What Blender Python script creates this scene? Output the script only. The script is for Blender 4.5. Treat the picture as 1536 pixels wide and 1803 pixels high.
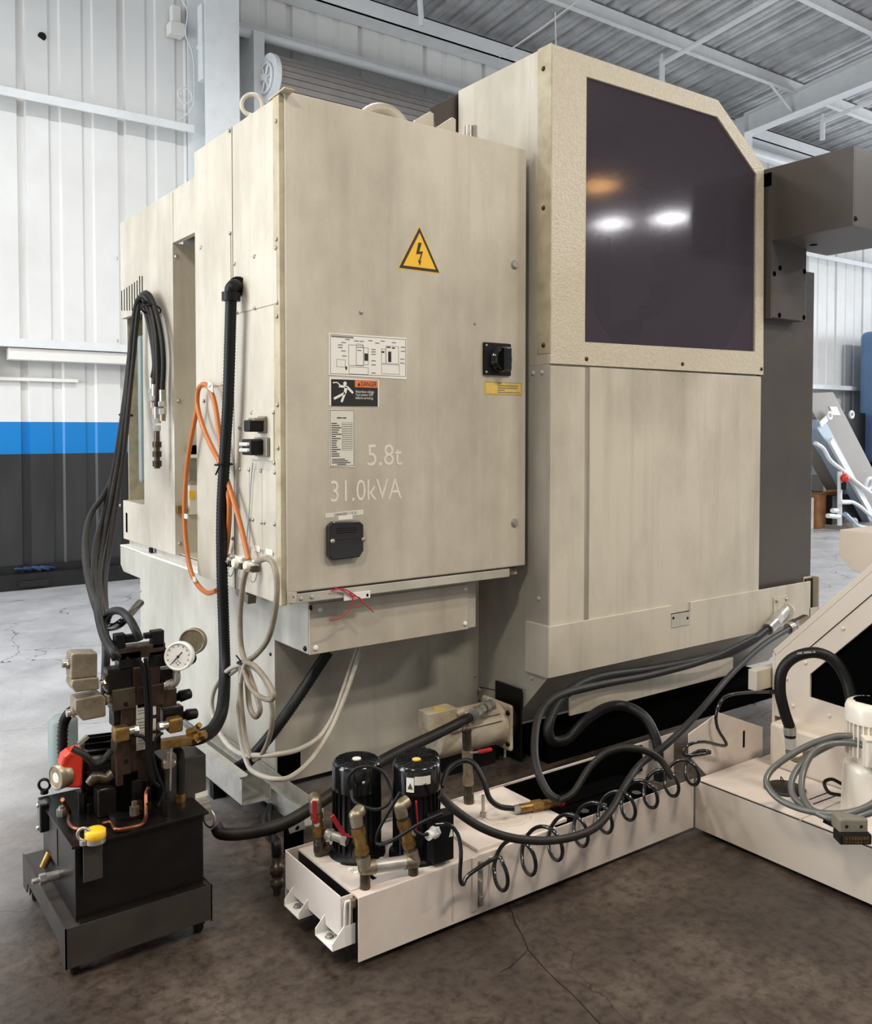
import bpy, bmesh, math, random
from mathutils import Vector, Matrix
random.seed(7)
for o in list(bpy.data.objects):
    bpy.data.objects.remove(o, do_unlink=True)
SC = bpy.context.scene
COL = SC.collection

# ------------------------------------------------------------------ camera
# solved from the photograph's vanishing points: X runs along the machine's rear, Y along its side
F, CX, HZ = 1581.0, 768.0, 756.0
PITCH = math.radians(1.8)
PY = HZ + F * math.tan(PITCH)
AX = math.atan((2954 - CX) / F)
CAM = Vector((0, 0, 1.5))
FH = Vector((math.cos(AX), math.sin(AX), 0))
RT = Vector((math.sin(AX), -math.cos(AX), 0))
FW = FH * math.cos(PITCH) - Vector((0, 0, 1)) * math.sin(PITCH)
UP = FH * math.sin(PITCH) + Vector((0, 0, 1)) * math.cos(PITCH)
cam_d = bpy.data.cameras.new('camera')
cam_d.sensor_fit = 'HORIZONTAL'
cam_d.sensor_width = 36.0
cam_d.lens = 36.0 * F / 1536.0
cam_d.shift_y = (PY - 901.5) / 1536.0
cam_d.clip_end = 200
cam = bpy.data.objects.new('camera', cam_d)
COL.objects.link(cam)
cam.matrix_world = Matrix(((RT.x, UP.x, -FW.x, CAM.x), (RT.y, UP.y, -FW.y, CAM.y), (RT.z, UP.z, -FW.z, CAM.z), (0, 0, 0, 1)))
SC.camera = cam

# ------------------------------------------------------------------ world, exposure, daylight through the open bay doors
SC.view_settings.view_transform = 'Standard'
SC.view_settings.look = 'None'
SC.view_settings.exposure = 0.0
SC.view_settings.gamma = 1.0
SC.view_settings.use_curve_mapping = False
w = bpy.data.worlds.new('world')
SC.world = w
w.use_nodes = True
w.node_tree.nodes['Background'].inputs['Color'].default_value = (0.92, 0.95, 1.0, 1)
w.node_tree.nodes['Background'].inputs['Strength'].default_value = 0.32

def area(name, loc, to, sx, sy, power, color):
    d = bpy.data.lights.new(name, 'AREA')
    d.shape = 'RECTANGLE'
    d.size, d.size_y, d.energy, d.color = sx, sy, power, color
    o = bpy.data.objects.new(name, d)
    COL.objects.link(o)
    o.location = loc
    o.rotation_euler = (Vector(to) - Vector(loc)).to_track_quat('-Z', 'Y').to_euler()
    return o
area('bay_door_daylight_west', (-5.5, 5.2, 2.6), (1.2, 5.4, 0.0), 4.2, 4.2, 520, (0.88, 0.94, 1.0))
area('bay_door_daylight_east', (20.0, 4.5, 2.3), (12.0, 5.5, 0.6), 5.0, 4.2, 480, (0.88, 0.94, 1.0))

# ------------------------------------------------------------------ pixel -> position helpers
def ray(u, v):
    return FW + RT * ((u - CX) / F) + UP * ((PY - v) / F)
def P(u, v, x=None, y=None, z=None):
    d = ray(u, v)
    if x is not None: t = (x - CAM.x) / d.x
    elif y is not None: t = (y - CAM.y) / d.y
    else: t = (z - CAM.z) / d.z
    return CAM + d * t
def D(u, v, k):
    return CAM + ray(u, v) * k

# ------------------------------------------------------------------ materials
MATS = {}
def lin(c):
    return tuple(((x / 255) / 12.92 if x / 255 <= 0.04045 else ((x / 255 + 0.055) / 1.055) ** 2.4) for x in c)
def mat(name, c, rough=0.5, metal=0.0, c2=None, scale=4.0, amount=0.5, bump=0.0, bscale=60.0, emit=0.0, streak=1.0, coat=0.0, spec=0.5, drips=0.0):
    m = bpy.data.materials.new(name)
    m.use_nodes = True
    nt = m.node_tree
    b = nt.nodes['Principled BSDF']
    b.inputs['Base Color'].default_value = (*lin(c), 1)
    b.inputs['Roughness'].default_value = rough
    b.inputs['Metallic'].default_value = metal
    b.inputs['Specular IOR Level'].default_value = spec
    if coat: b.inputs['Coat Weight'].default_value = coat
    geo = nt.nodes.new('ShaderNodeNewGeometry')
    if c2 is not None:
        mp = nt.nodes.new('ShaderNodeMapping')
        mp.inputs['Scale'].default_value = (1, 1, streak)
        nt.links.new(geo.outputs['Position'], mp.inputs['Vector'])
        n = nt.nodes.new('ShaderNodeTexNoise')
        n.inputs['Scale'].default_value = scale
        n.inputs['Detail'].default_value = 7
        n.inputs['Roughness'].default_value = 0.62
        nt.links.new(mp.outputs['Vector'], n.inputs['Vector'])
        r = nt.nodes.new('ShaderNodeMapRange')
        r.inputs['From Min'].default_value = 0.40
        r.inputs['From Max'].default_value = 0.72
        r.inputs['To Max'].default_value = amount
        nt.links.new(n.outputs['Fac'], r.inputs['Value'])
        mx = nt.nodes.new('ShaderNodeMix')
        mx.data_type = 'RGBA'
        mx.inputs['A'].default_value = (*lin(c), 1)
        mx.inputs['B'].default_value = (*lin(c2), 1)
        nt.links.new(r.outputs['Result'], mx.inputs['Factor'])
        nt.links.new(mx.outputs['Result'], b.inputs['Base Color'])
        if drips:      # thin vertical runs of grime
            mp2 = nt.nodes.new('ShaderNodeMapping')
            mp2.inputs['Scale'].default_value = (6, 6, 0.4)
            nt.links.new(geo.outputs['Position'], mp2.inputs['Vector'])
            n3 = nt.nodes.new('ShaderNodeTexNoise')
            n3.inputs['Scale'].default_value = 2.2
            n3.inputs['Detail'].default_value = 6
            nt.links.new(mp2.outputs['Vector'], n3.inputs['Vector'])
            r3 = nt.nodes.new('ShaderNodeMapRange')
            r3.inputs['From Min'].default_value = 0.5
            r3.inputs['From Max'].default_value = 0.85
            r3.inputs['To Max'].default_value = drips
            nt.links.new(n3.outputs['Fac'], r3.inputs['Value'])
            mx3 = nt.nodes.new('ShaderNodeMix')
            mx3.data_type = 'RGBA'
            mx3.inputs['B'].default_value = (*lin(c2), 1)
            nt.links.new(mx.outputs['Result'], mx3.inputs['A'])
            nt.links.new(r3.outputs['Result'], mx3.inputs['Factor'])
            nt.links.new(mx3.outputs['Result'], b.inputs['Base Color'])
    if bump:
        n2 = nt.nodes.new('ShaderNodeTexNoise')
        n2.inputs['Scale'].default_value = bscale
        n2.inputs['Detail'].default_value = 3
        nt.links.new(geo.outputs['Position'], n2.inputs['Vector'])
        bp = nt.nodes.new('ShaderNodeBump')
        bp.inputs['Strength'].default_value = bump
        bp.inputs['Distance'].default_value = 0.01
        nt.links.new(n2.outputs['Fac'], bp.inputs['Height'])
        nt.links.new(bp.outputs['Normal'], b.inputs['Normal'])
    if emit:
        b.inputs['Emission Color'].default_value = (*lin(c), 1)
        b.inputs['Emission Strength'].default_value = emit
    MATS[name] = m
    return m
mat('beige', (200, 193, 178), 0.45, c2=(146, 137, 121), scale=1.9, amount=0.75, bump=0.06, bscale=180, streak=0.6, drips=0.45)
mat('beige_hammer', (200, 191, 172), 0.36, c2=(178, 166, 142), scale=60, amount=0.5, bump=0.45, bscale=110)
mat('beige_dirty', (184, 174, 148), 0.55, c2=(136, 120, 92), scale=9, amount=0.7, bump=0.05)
mat('greypaint', (188, 185, 175), 0.40, c2=(138, 130, 115), scale=2.1, amount=0.75, bump=0.06, bscale=150, streak=0.6, drips=0.45)
mat('tankwhite', (214, 203, 194), 0.38, c2=(180, 163, 150), scale=4, amount=0.5)
mat('motordirty', (196, 186, 166), 0.45, c2=(128, 106, 76), scale=7, amount=0.85)
mat('convbeige', (198, 186, 172), 0.42, c2=(184, 166, 148), scale=3, amount=0.4)
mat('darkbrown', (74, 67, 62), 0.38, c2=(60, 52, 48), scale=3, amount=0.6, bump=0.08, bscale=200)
mat('cartgrey', (56, 50, 46), 0.5, c2=(36, 31, 28), scale=8, amount=0.7)
mat('black', (13, 12, 12), 0.45, spec=0.25)
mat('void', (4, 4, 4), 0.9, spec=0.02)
mat('blackgloss', (14, 14, 14), 0.16, coat=0.4)
mat('blackoil', (15, 13, 12), 0.3, c2=(34, 27, 22), scale=14, amount=0.5, spec=0.3)
mat('rubber', (24, 21, 18), 0.5, spec=0.3, c2=(48, 42, 35), scale=16, amount=0.5)
mat('rubberclean', (15, 14, 13), 0.46, spec=0.3)
mat('steel', (182, 178, 170), 0.28, 0.7, c2=(124, 116, 104), scale=30, amount=0.6)
mat('galv', (196, 194, 188), 0.34, 0.55, c2=(150, 147, 140), scale=22, amount=0.6)
mat('zincbody', (160, 148, 128), 0.42, 0.75, c2=(104, 86, 62), scale=24, amount=0.8)
mat('ruststeel', (74, 58, 46), 0.42, 0.6, c2=(38, 28, 22), scale=18, amount=0.85)
mat('olivesteel', (92, 82, 68), 0.36, 0.7, c2=(54, 44, 34), scale=18, amount=0.8)
mat('brass', (158, 124, 70), 0.36, 0.75, c2=(84, 62, 38), scale=30, amount=0.8)
mat('copper', (142, 88, 66), 0.34, 0.9, c2=(86, 52, 40), scale=30, amount=0.7)
mat('red', (212, 58, 36), 0.32, c2=(182, 44, 26), scale=10, amount=0.5)
mat('redhandle', (160, 26, 38), 0.35, c2=(110, 18, 24), scale=30, amount=0.5)
mat('redwire', (180, 44, 58), 0.45)
mat('maroon', (96, 28, 40), 0.5)
mat('orange', (184, 104, 40), 0.36, c2=(164, 88, 30), scale=20, amount=0.5)
mat('greycable', (138, 128, 112), 0.45, c2=(98, 86, 68), scale=18, amount=0.6)
mat('greycable_light', (176, 170, 158), 0.45, c2=(140, 130, 112), scale=18, amount=0.5)
mat('greyhose', (94, 94, 90), 0.3, c2=(70, 68, 64), scale=20, amount=0.4)
mat('greyplastic', (128, 122, 110), 0.5, c2=(98, 92, 80), scale=30, amount=0.5)
mat('yellow', (238, 186, 36), 0.4)
mat('yellowlabel', (214, 184, 92), 0.45, c2=(180, 150, 74), scale=30, amount=0.4)
mat('white', (232, 230, 224), 0.5)
mat('paper', (214, 212, 200), 0.5)
mat('ink', (26, 25, 24), 0.5)
mat('inkgrey', (120, 118, 112), 0.5)
mat('danger_orange', (226, 122, 66), 0.5)
mat('stencil', (226, 221, 208), 0.5, c2=(208, 202, 186), scale=40, amount=1.0)
mat('whitemetal', (226, 229, 230), 0.42, c2=(200, 204, 206), scale=5, amount=0.4)
mat('greymetal', (148, 148, 144), 0.45, c2=(118, 118, 114), scale=6, amount=0.5)
mat('roofsteel', (196, 197, 198), 0.32, 0.45, c2=(140, 141, 144), scale=3, amount=0.7)
mat('slatgrey', (150, 144, 140), 0.4, 0.3, c2=(126, 120, 116), scale=6, amount=0.5)
mat('motorwhite', (226, 218, 204), 0.3, coat=0.2)
mat('conveyorgrey', (132, 126, 118), 0.5, c2=(112, 106, 98), scale=3, amount=0.4)
mat('conveyorblue', (150, 166, 182), 0.4)
mat('machineblue', (92, 122, 160), 0.4, c2=(74, 102, 140), scale=2, amount=0.5)
mat('cardboard', (150, 104, 64), 0.75, c2=(120, 78, 44), scale=6, amount=0.6)
mat('greentank', (128, 142, 138), 0.5, c2=(104, 116, 112), scale=6, amount=0.4)
mat('bluerope', (40, 66, 106), 0.7, c2=(24, 36, 60), scale=40, amount=0.8)
mat('lampglow', (255, 250, 240), 0.5, emit=14.0)
mat('lampamber', (255, 170, 80), 0.5, emit=3.0)
mat('crackdark', (38, 32, 28), 0.9, spec=0.1)
mat('blackbase', (24, 24, 25), 0.4, c2=(44, 44, 44), scale=9, amount=0.5)

def wall_material():
    m = mat('wallpaint', (228, 228, 226), 0.40, c2=(206, 204, 200), scale=1.2, amount=0.5)
    nt = m.node_tree
    b = nt.nodes['Principled BSDF']
    src = b.inputs['Base Color'].links[0].from_socket
    geo = nt.nodes.new('ShaderNodeNewGeometry')
    sep = nt.nodes.new('ShaderNodeSeparateXYZ')
    nt.links.new(geo.outputs['Position'], sep.inputs['Vector'])
    def above(z):
        n = nt.nodes.new('ShaderNodeMath')
        n.operation = 'GREATER_THAN'
        n.inputs[1].default_value = z
        nt.links.new(sep.outputs['Z'], n.inputs[0])
        return n.outputs[0]
    nz = nt.nodes.new('ShaderNodeTexNoise')
    nz.inputs['Scale'].default_value = 3.0
    nz.inputs['Detail'].default_value = 8
    mp = nt.nodes.new('ShaderNodeMapping')
    mp.inputs['Scale'].default_value = (2.5, 1, 0.5)
    nt.links.new(geo.outputs['Position'], mp.inputs['Vector'])
    nt.links.new(mp.outputs['Vector'], nz.inputs['Vector'])
    blk = nt.nodes.new('ShaderNodeMix')
    blk.data_type = 'RGBA'
    blk.inputs['A'].default_value = (*lin((34, 34, 35)), 1)
    blk.inputs['B'].default_value = (*lin((66, 66, 66)), 1)
    nt.links.new(nz.outputs['Fac'], blk.inputs['Factor'])
    m1 = nt.nodes.new('ShaderNodeMix')
    m1.data_type = 'RGBA'
    nt.links.new(above(1.267), m1.inputs['Factor'])
    nt.links.new(blk.outputs['Result'], m1.inputs['A'])
    m1.inputs['B'].default_value = (*lin((18, 124, 196)), 1)
    m2 = nt.nodes.new('ShaderNodeMix')
    m2.data_type = 'RGBA'
    nt.links.new(above(1.571), m2.inputs['Factor'])
    nt.links.new(m1.outputs['Result'], m2.inputs['A'])
    nt.links.new(src, m2.inputs['B'])
    nt.links.new(m2.outputs['Result'], b.inputs['Base Color'])
wall_material()

def concrete():
    m = bpy.data.materials.new('concrete')
    m.use_nodes = True
    nt = m.node_tree
    b = nt.nodes['Principled BSDF']
    geo = nt.nodes.new('ShaderNodeNewGeometry')
    def noise(scale, detail, rough=0.6):
        n = nt.nodes.new('ShaderNodeTexNoise')
        n.inputs['Scale'].default_value = scale
        n.inputs['Detail'].default_value = detail
        n.inputs['Roughness'].default_value = rough
        nt.links.new(geo.outputs['Position'], n.inputs['Vector'])
        return n.outputs['Fac']
    def ramp(src, stops):
        r = nt.nodes.new('ShaderNodeValToRGB')
        el = r.color_ramp.elements
        el[0].position, el[0].color = stops[0][0], (*lin(stops[0][1]), 1)
        el[1].position, el[1].color = stops[-1][0], (*lin(stops[-1][1]), 1)
        for p, c in stops[1:-1]:
            e = el.new(p)
            e.color = (*lin(c), 1)
        nt.links.new(src, r.inputs['Fac'])
        return r.outputs['Color']
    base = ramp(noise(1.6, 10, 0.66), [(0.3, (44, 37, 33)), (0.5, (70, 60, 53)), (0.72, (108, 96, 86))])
    spots = ramp(noise(30, 8, 0.7), [(0.36, (150, 140, 132)), (0.55, (255, 255, 255))])
    mx = nt.nodes.new('ShaderNodeMix')
    mx.data_type = 'RGBA'
    mx.blend_type = 'MULTIPLY'
    mx.inputs['Factor'].default_value = 0.8
    nt.links.new(base, mx.inputs['A'])
    nt.links.new(spots, mx.inputs['B'])
    # hairline cracks
    vo = nt.nodes.new('ShaderNodeTexVoronoi')
    vo.feature = 'DISTANCE_TO_EDGE'
    vo.inputs['Scale'].default_value = 0.55
    dis = nt.nodes.new('ShaderNodeTexNoise')
    dis.inputs['Scale'].default_value = 2.5
    dis.inputs['Detail'].default_value = 6
    nt.links.new(geo.outputs['Position'], dis.inputs['Vector'])
    add = nt.nodes.new('ShaderNodeVectorMath')
    add.operation = 'MULTIPLY_ADD'
    add.inputs[1].default_value = (0.5, 0.5, 0.5)
    nt.links.new(dis.outputs['Color'], add.inputs[0])
    nt.links.new(geo.outputs['Position'], add.inputs[2])
    nt.links.new(add.outputs['Vector'], vo.inputs['Vector'])
    lt = nt.nodes.new('ShaderNodeMath')
    lt.operation = 'LESS_THAN'
    lt.inputs[1].default_value = 0.0012
    nt.links.new(vo.outputs['Distance'], lt.inputs[0])
    mc = nt.nodes.new('ShaderNodeMix')
    mc.data_type = 'RGBA'
    nt.links.new(lt.outputs[0], mc.inputs['Factor'])
    # oil-darkened area round the machine; the aisles' daylight glare painted into their pale colour
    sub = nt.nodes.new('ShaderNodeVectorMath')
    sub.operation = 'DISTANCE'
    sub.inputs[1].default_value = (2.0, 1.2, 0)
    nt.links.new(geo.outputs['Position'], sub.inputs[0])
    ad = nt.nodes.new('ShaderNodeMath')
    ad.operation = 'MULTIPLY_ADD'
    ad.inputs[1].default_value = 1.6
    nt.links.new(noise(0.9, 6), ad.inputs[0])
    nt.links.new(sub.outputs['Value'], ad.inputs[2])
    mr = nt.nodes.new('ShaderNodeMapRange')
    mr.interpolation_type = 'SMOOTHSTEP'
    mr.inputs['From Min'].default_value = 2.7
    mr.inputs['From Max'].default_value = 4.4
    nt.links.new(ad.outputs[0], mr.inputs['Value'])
    aisle_lit = ramp(noise(2.2, 10, 0.66), [(0.3, (160, 159, 160)), (0.5, (184, 184, 186)), (0.72, (204, 204, 206))])
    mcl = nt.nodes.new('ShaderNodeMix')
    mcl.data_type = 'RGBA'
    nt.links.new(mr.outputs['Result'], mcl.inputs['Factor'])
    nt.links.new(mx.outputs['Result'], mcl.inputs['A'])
    nt.links.new(aisle_lit, mcl.inputs['B'])
    nt.links.new(mcl.outputs['Result'], mc.inputs['A'])
    mc.inputs['B'].default_value = (*lin((44, 38, 34)), 1)
    nt.links.new(mc.outputs['Result'], b.inputs['Base Color'])
    rr = nt.nodes.new('ShaderNodeMapRange')
    rr.inputs['From Min'].default_value = 0.3
    rr.inputs['From Max'].default_value = 0.7
    rr.inputs['To Min'].default_value = 0.26
    rr.inputs['To Max'].default_value = 0.48
    nt.links.new(noise(5, 8), rr.inputs['Value'])
    nt.links.new(rr.outputs['Result'], b.inputs['Roughness'])
    bp = nt.nodes.new('ShaderNodeBump')
    bp.inputs['Strength'].default_value = 0.32
    bp.inputs['Distance'].default_value = 0.01
    nt.links.new(noise(18, 8, 0.7), bp.inputs['Height'])
    nt.links.new(bp.outputs['Normal'], b.inputs['Normal'])
    MATS['concrete'] = m
concrete()

def tinted(name, tint, frac):
    m = bpy.data.materials.new(name)
    m.use_nodes = True
    nt = m.node_tree
    nt.nodes.remove(nt.nodes['Principled BSDF'])
    out = nt.nodes['Material Output']
    tr = nt.nodes.new('ShaderNodeBsdfTransparent')
    tr.inputs['Color'].default_value = (*tint, 1)
    gl = nt.nodes.new('ShaderNodeBsdfPrincipled')
    gl.inputs['Base Color'].default_value = (0.095, 0.084, 0.104, 1)
    gl.inputs['Roughness'].default_value = 0.09
    mx = nt.nodes.new('ShaderNodeMixShader')
    mx.inputs['Fac'].default_value = frac
    nt.links.new(tr.outputs[0], mx.inputs[1])
    nt.links.new(gl.outputs[0], mx.inputs[2])
    nt.links.new(mx.outputs[0], out.inputs['Surface'])
    MATS[name] = m
tinted('tintedpane', (0.66, 0.58, 0.68), 0.42)

# ------------------------------------------------------------------ mesh helpers
V3 = lambda p: Vector(p)
class MB:
    def __init__(s):
        s.v, s.f, s.sm = [], [], []
    def add(s, vs, fs, smooth=False):
        b = len(s.v)
        s.v += [tuple(p) for p in vs]
        s.f += [tuple(b + i for i in f) for f in fs]
        s.sm += [smooth] * len(fs)
        return s
    def box(s, lo, hi):
        x0, x1 = sorted((lo[0], hi[0])); y0, y1 = sorted((lo[1], hi[1])); z0, z1 = sorted((lo[2], hi[2]))
        return s.add([(x0, y0, z0), (x1, y0, z0), (x1, y1, z0), (x0, y1, z0), (x0, y0, z1), (x1, y0, z1), (x1, y1, z1), (x0, y1, z1)],
                     [(0, 3, 2, 1), (4, 5, 6, 7), (0, 1, 5, 4), (1, 2, 6, 5), (2, 3, 7, 6), (3, 0, 4, 7)])
    def obox(s, c, ax, ay, az, hx, hy, hz):
        c, ax, ay, az = V3(c), V3(ax).normalized(), V3(ay).normalized(), V3(az).normalized()
        vs = [c + ax * (hx * i) + ay * (hy * j) + az * (hz * k) for k in (-1, 1) for i, j in ((-1, -1), (1, -1), (1, 1), (-1, 1))]
        return s.add(vs, [(0, 3, 2, 1), (4, 5, 6, 7), (0, 1, 5, 4), (1, 2, 6, 5), (2, 3, 7, 6), (3, 0, 4, 7)])
    def bar(s, a, b, w, h, up=(0, 0, 1)):
        a, b = V3(a), V3(b)
        d = (b - a)
        side = d.cross(V3(up)).normalized()
        u = side.cross(d).normalized()
        return s.obox((a + b) / 2, d, side, u, d.length / 2, w / 2, h / 2)
    def prism(s, poly, vec):
        n = len(poly)
        a = [V3(p) for p in poly]
        b = [p + V3(vec) for p in a]
        return s.add(a + b, [tuple(range(n))[::-1], tuple(range(n, 2 * n))] + [(i, (i + 1) % n, n + (i + 1) % n, n + i) for i in range(n)])
    def ring(s, outer, inner, vec):
        n = len(outer)
        o, i_ = [V3(p) for p in outer], [V3(p) for p in inner]
        v = V3(vec)
        vs = o + i_ + [p + v for p in o] + [p + v for p in i_]
        fs = []
        for k in range(n):
            j = (k + 1) % n
            fs += [(k, j, n + j, n + k), (2 * n + k, 3 * n + k, 3 * n + j, 2 * n + j), (k, 2 * n + k, 2 * n + j, j), (n + k, n + j, 3 * n + j, 3 * n + k)]
        return s.add(vs, fs)
    def lathe(s, o, axis, prof, n=20, caps=True):
        o, a = V3(o), V3(axis).normalized()
        t = a.cross(Vector((0, 0, 1)) if abs(a.z) < 0.9 else Vector((1, 0, 0))).normalized()
        u = a.cross(t)
        vs, fs = [], []
        for h, r in prof:
            vs += [o + a * h + (t * math.cos(2 * math.pi * k / n) + u * math.sin(2 * math.pi * k / n)) * r for k in range(n)]
        for q in range(len(prof) - 1):
            for k in range(n):
                j = (k + 1) % n
                fs.append((q * n + k, q * n + j, (q + 1) * n + j, (q + 1) * n + k))
        s.add(vs, fs, True)
        if caps:
            for q in (0, len(prof) - 1):
                if prof[q][1] > 1e-5:
                    f = tuple(range(n))
                    s.add(vs[q * n:(q + 1) * n], [f[::-1] if q == 0 else f], False)
        return s
    def cyl(s, a, b, r, r2=None, n=16):
        a, b = V3(a), V3(b)
        L = (b - a).length
        return s.lathe(a, b - a, [(0, r), (L, r if r2 is None else r2)], n)
    def hexa(s, a, b, r):
        a, b = V3(a), V3(b)
        k = len(s.sm)
        s.cyl(a, b, r, n=6)
        for i in range(k, len(s.sm)): s.sm[i] = False
        return s
    def sph(s, c, r, n=12):
        return s.lathe(V3(c) - Vector((0, 0, r)), (0, 0, 1), [(r - r * math.cos(math.pi * i / 8), max(r * math.sin(math.pi * i / 8), 1e-6)) for i in range(9)], n, False)
    def torus(s, c, axis, R, r, n=28, m=8):
        a = V3(axis).normalized()
        t = a.cross(Vector((0, 0, 1)) if abs(a.z) < 0.9 else Vector((1, 0, 0))).normalized()
        u = a.cross(t)
        pts = [V3(c) + (t * math.cos(2 * math.pi * k / n) + u * math.sin(2 * math.pi * k / n)) * R for k in range(n)]
        return s.sweep(pts, lambda i: r, m, closed=True)
    def sweep(s, pts, rf, n=10, closed=False, caps=True):
        N = len(pts)
        tang = []
        for i in range(N):
            a = pts[(i - 1) % N] if (closed or i > 0) else pts[i]
            b = pts[(i + 1) % N] if (closed or i < N - 1) else pts[i]
            d = b - a
            tang.append(d.normalized() if d.length > 1e-9 else Vector((0, 0, 1)))
        t0 = tang[0]
        nrm = t0.cross(Vector((0, 0, 1)) if abs(t0.z) < 0.9 else Vector((1, 0, 0))).normalized()
        vs, fs = [], []
        for i in range(N):
            t = tang[i]
            nrm = (nrm - t * nrm.dot(t))
            nrm = nrm.normalized() if nrm.length > 1e-6 else t.orthogonal().normalized()
            bn = t.cross(nrm)
            r = rf(i)
            vs += [pts[i] + (nrm * math.cos(2 * math.pi * k / n) + bn * math.sin(2 * math.pi * k / n)) * r for k in range(n)]
        for i in range(N if closed else N - 1):
            i2 = (i + 1) % N
            for k in range(n):
                j = (k + 1) % n
                fs.append((i * n + k, i * n + j, i2 * n + j, i2 * n + k))
        s.add(vs, fs, True)
        if caps and not closed:
            f = tuple(range(n))
            s.add(vs[:n], [f[::-1]])
            s.add(vs[-n:], [f])
        return s
    def tube(s, pts, r, n=10, sub=8):
        return s.sweep(spline(pts, sub), lambda i: r, n)
    def build(s, name, m, parent=None, bevel=0.0, seg=2):
        me = bpy.data.meshes.new(name)
        me.from_pydata(s.v, [], s.f)
        me.polygons.foreach_set('use_smooth', s.sm)
        bm = bmesh.new()
        bm.from_mesh(me)
        bmesh.ops.recalc_face_normals(bm, faces=bm.faces)
        bm.to_mesh(me)
        bm.free()
        me.materials.append(MATS[m])
        o = bpy.data.objects.new(name, me)
        COL.objects.link(o)
        put(o, parent)
        if bevel:
            md = o.modifiers.new('bevel', 'BEVEL')
            md.width, md.segments, md.limit_method, md.angle_limit = bevel, seg, 'ANGLE', math.radians(40)
        return o
def spline(pts, sub=8):
    p = [V3(q) for q in pts]
    if len(p) < 3:
        return [p[0].lerp(p[-1], i / sub) for i in range(sub + 1)]
    out = []
    q = [p[0] * 2 - p[1]] + p + [p[-1] * 2 - p[-2]]
    for i in range(1, len(q) - 2):
        a, b, c, d = q[i - 1], q[i], q[i + 1], q[i + 2]
        for k in range(sub):
            t = k / sub
            out.append(0.5 * ((2 * b) + (c - a) * t + (2 * a - 5 * b + 4 * c - d) * t * t + (3 * b - a - 3 * c + d) * t ** 3))
    out.append(p[-1])
    return out
OFF = {}
def put(o, parent):
    if parent is not None:
        o.parent = parent
        o.location = -OFF.get(parent.name, Vector((0, 0, 0)))
def thing(name, label, cat, loc, group=None):
    o = bpy.data.objects.new(name, None)
    o.empty_display_size = 0.1
    COL.objects.link(o)
    o.location = loc
    OFF[o.name] = V3(loc)
    return tag(o, label, cat, group)
def tag(o, label, cat, group=None):
    o['label'], o['category'] = label, cat
    if group: o['group'] = group
    return o
def struct(name, loc=(0, 0, 0)):
    o = bpy.data.objects.new(name, None)
    COL.objects.link(o)
    o.location = loc
    OFF[o.name] = V3(loc)
    o['kind'] = 'structure'
    return o
def lab(o, label):
    o['label'] = label
    return o
MESHC = {}
def inst(key, maker, m, name, parent, mtx):
    """copy of a small shared mesh, placed with a matrix"""
    k = (key, m)
    if k not in MESHC:
        o = maker().build(name, m)
        MESHC[k] = o.data
        bpy.data.objects.remove(o)
    o = bpy.data.objects.new(name, MESHC[k])
    COL.objects.link(o)
    off = Vector((0, 0, 0))
    if parent is not None:
        o.parent = parent
        off = OFF.get(parent.name, off)
    o.matrix_local = Matrix.Translation(-off) @ mtx
    return o
def frame(p, n):
    n = V3(n).normalized()
    t = n.cross(Vector((0, 0, 1)) if abs(n.z) < 0.9 else Vector((1, 0, 0))).normalized()
    u = n.cross(t)
    return Matrix(((t.x, u.x, n.x, p[0]), (t.y, u.y, n.y, p[1]), (t.z, u.z, n.z, p[2]), (0, 0, 0, 1)))
def screw(p, n, parent, r=0.008, m='steel', name='screw'):
    mk = lambda: MB().lathe((0, 0, 0), (0, 0, 1), [(0, 1.0), (0.35, 0.92), (0.65, 0.62), (0.75, 0.3), (0.62, 0.0001)], 10)
    return inst('screw', mk, m, name, parent, frame(p, n) @ Matrix.Scale(r, 4))
def bolt(p, n, parent, r=0.01, m='steel', name='bolt'):
    mk = lambda: MB().hexa((0, 0, 0), (0, 0, 0.8), 1.0).cyl((0, 0, 0), (0, 0, 0.15), 1.3, n=12)
    return inst('bolt', mk, m, name, parent, frame(p, n) @ Matrix.Scale(r, 4))
def text(s, size, p, xd, yd, m, parent, name='lettering', width=None, lift=0.0006, align='LEFT'):
    cu = bpy.data.curves.new(name, 'FONT')
    cu.body, cu.size, cu.align_x = s, size, align
    cu.resolution_u = 3
    t = bpy.data.objects.new(name, cu)
    COL.objects.link(t)
    dg = bpy.context.evaluated_depsgraph_get()
    me = bpy.data.meshes.new_from_object(t.evaluated_get(dg))
    bpy.data.objects.remove(t)
    me.materials.clear()
    me.materials.append(MATS[m])
    xs = [v.co.x for v in me.vertices] or [0, 1]
    sx = (width / (max(xs) - min(xs))) if width else 1.0
    xd, yd = V3(xd).normalized(), V3(yd).normalized()
    n = xd.cross(yd)
    for v in me.vertices:
        c = v.co.copy()
        v.co = V3(p) + xd * (c.x * sx) + yd * c.y + n * lift
    o = bpy.data.objects.new(name, me)
    COL.objects.link(o)
    put(o, parent)
    return o
XD, YD, ZD = Vector((1, 0, 0)), Vector((0, 1, 0)), Vector((0, 0, 1))
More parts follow.
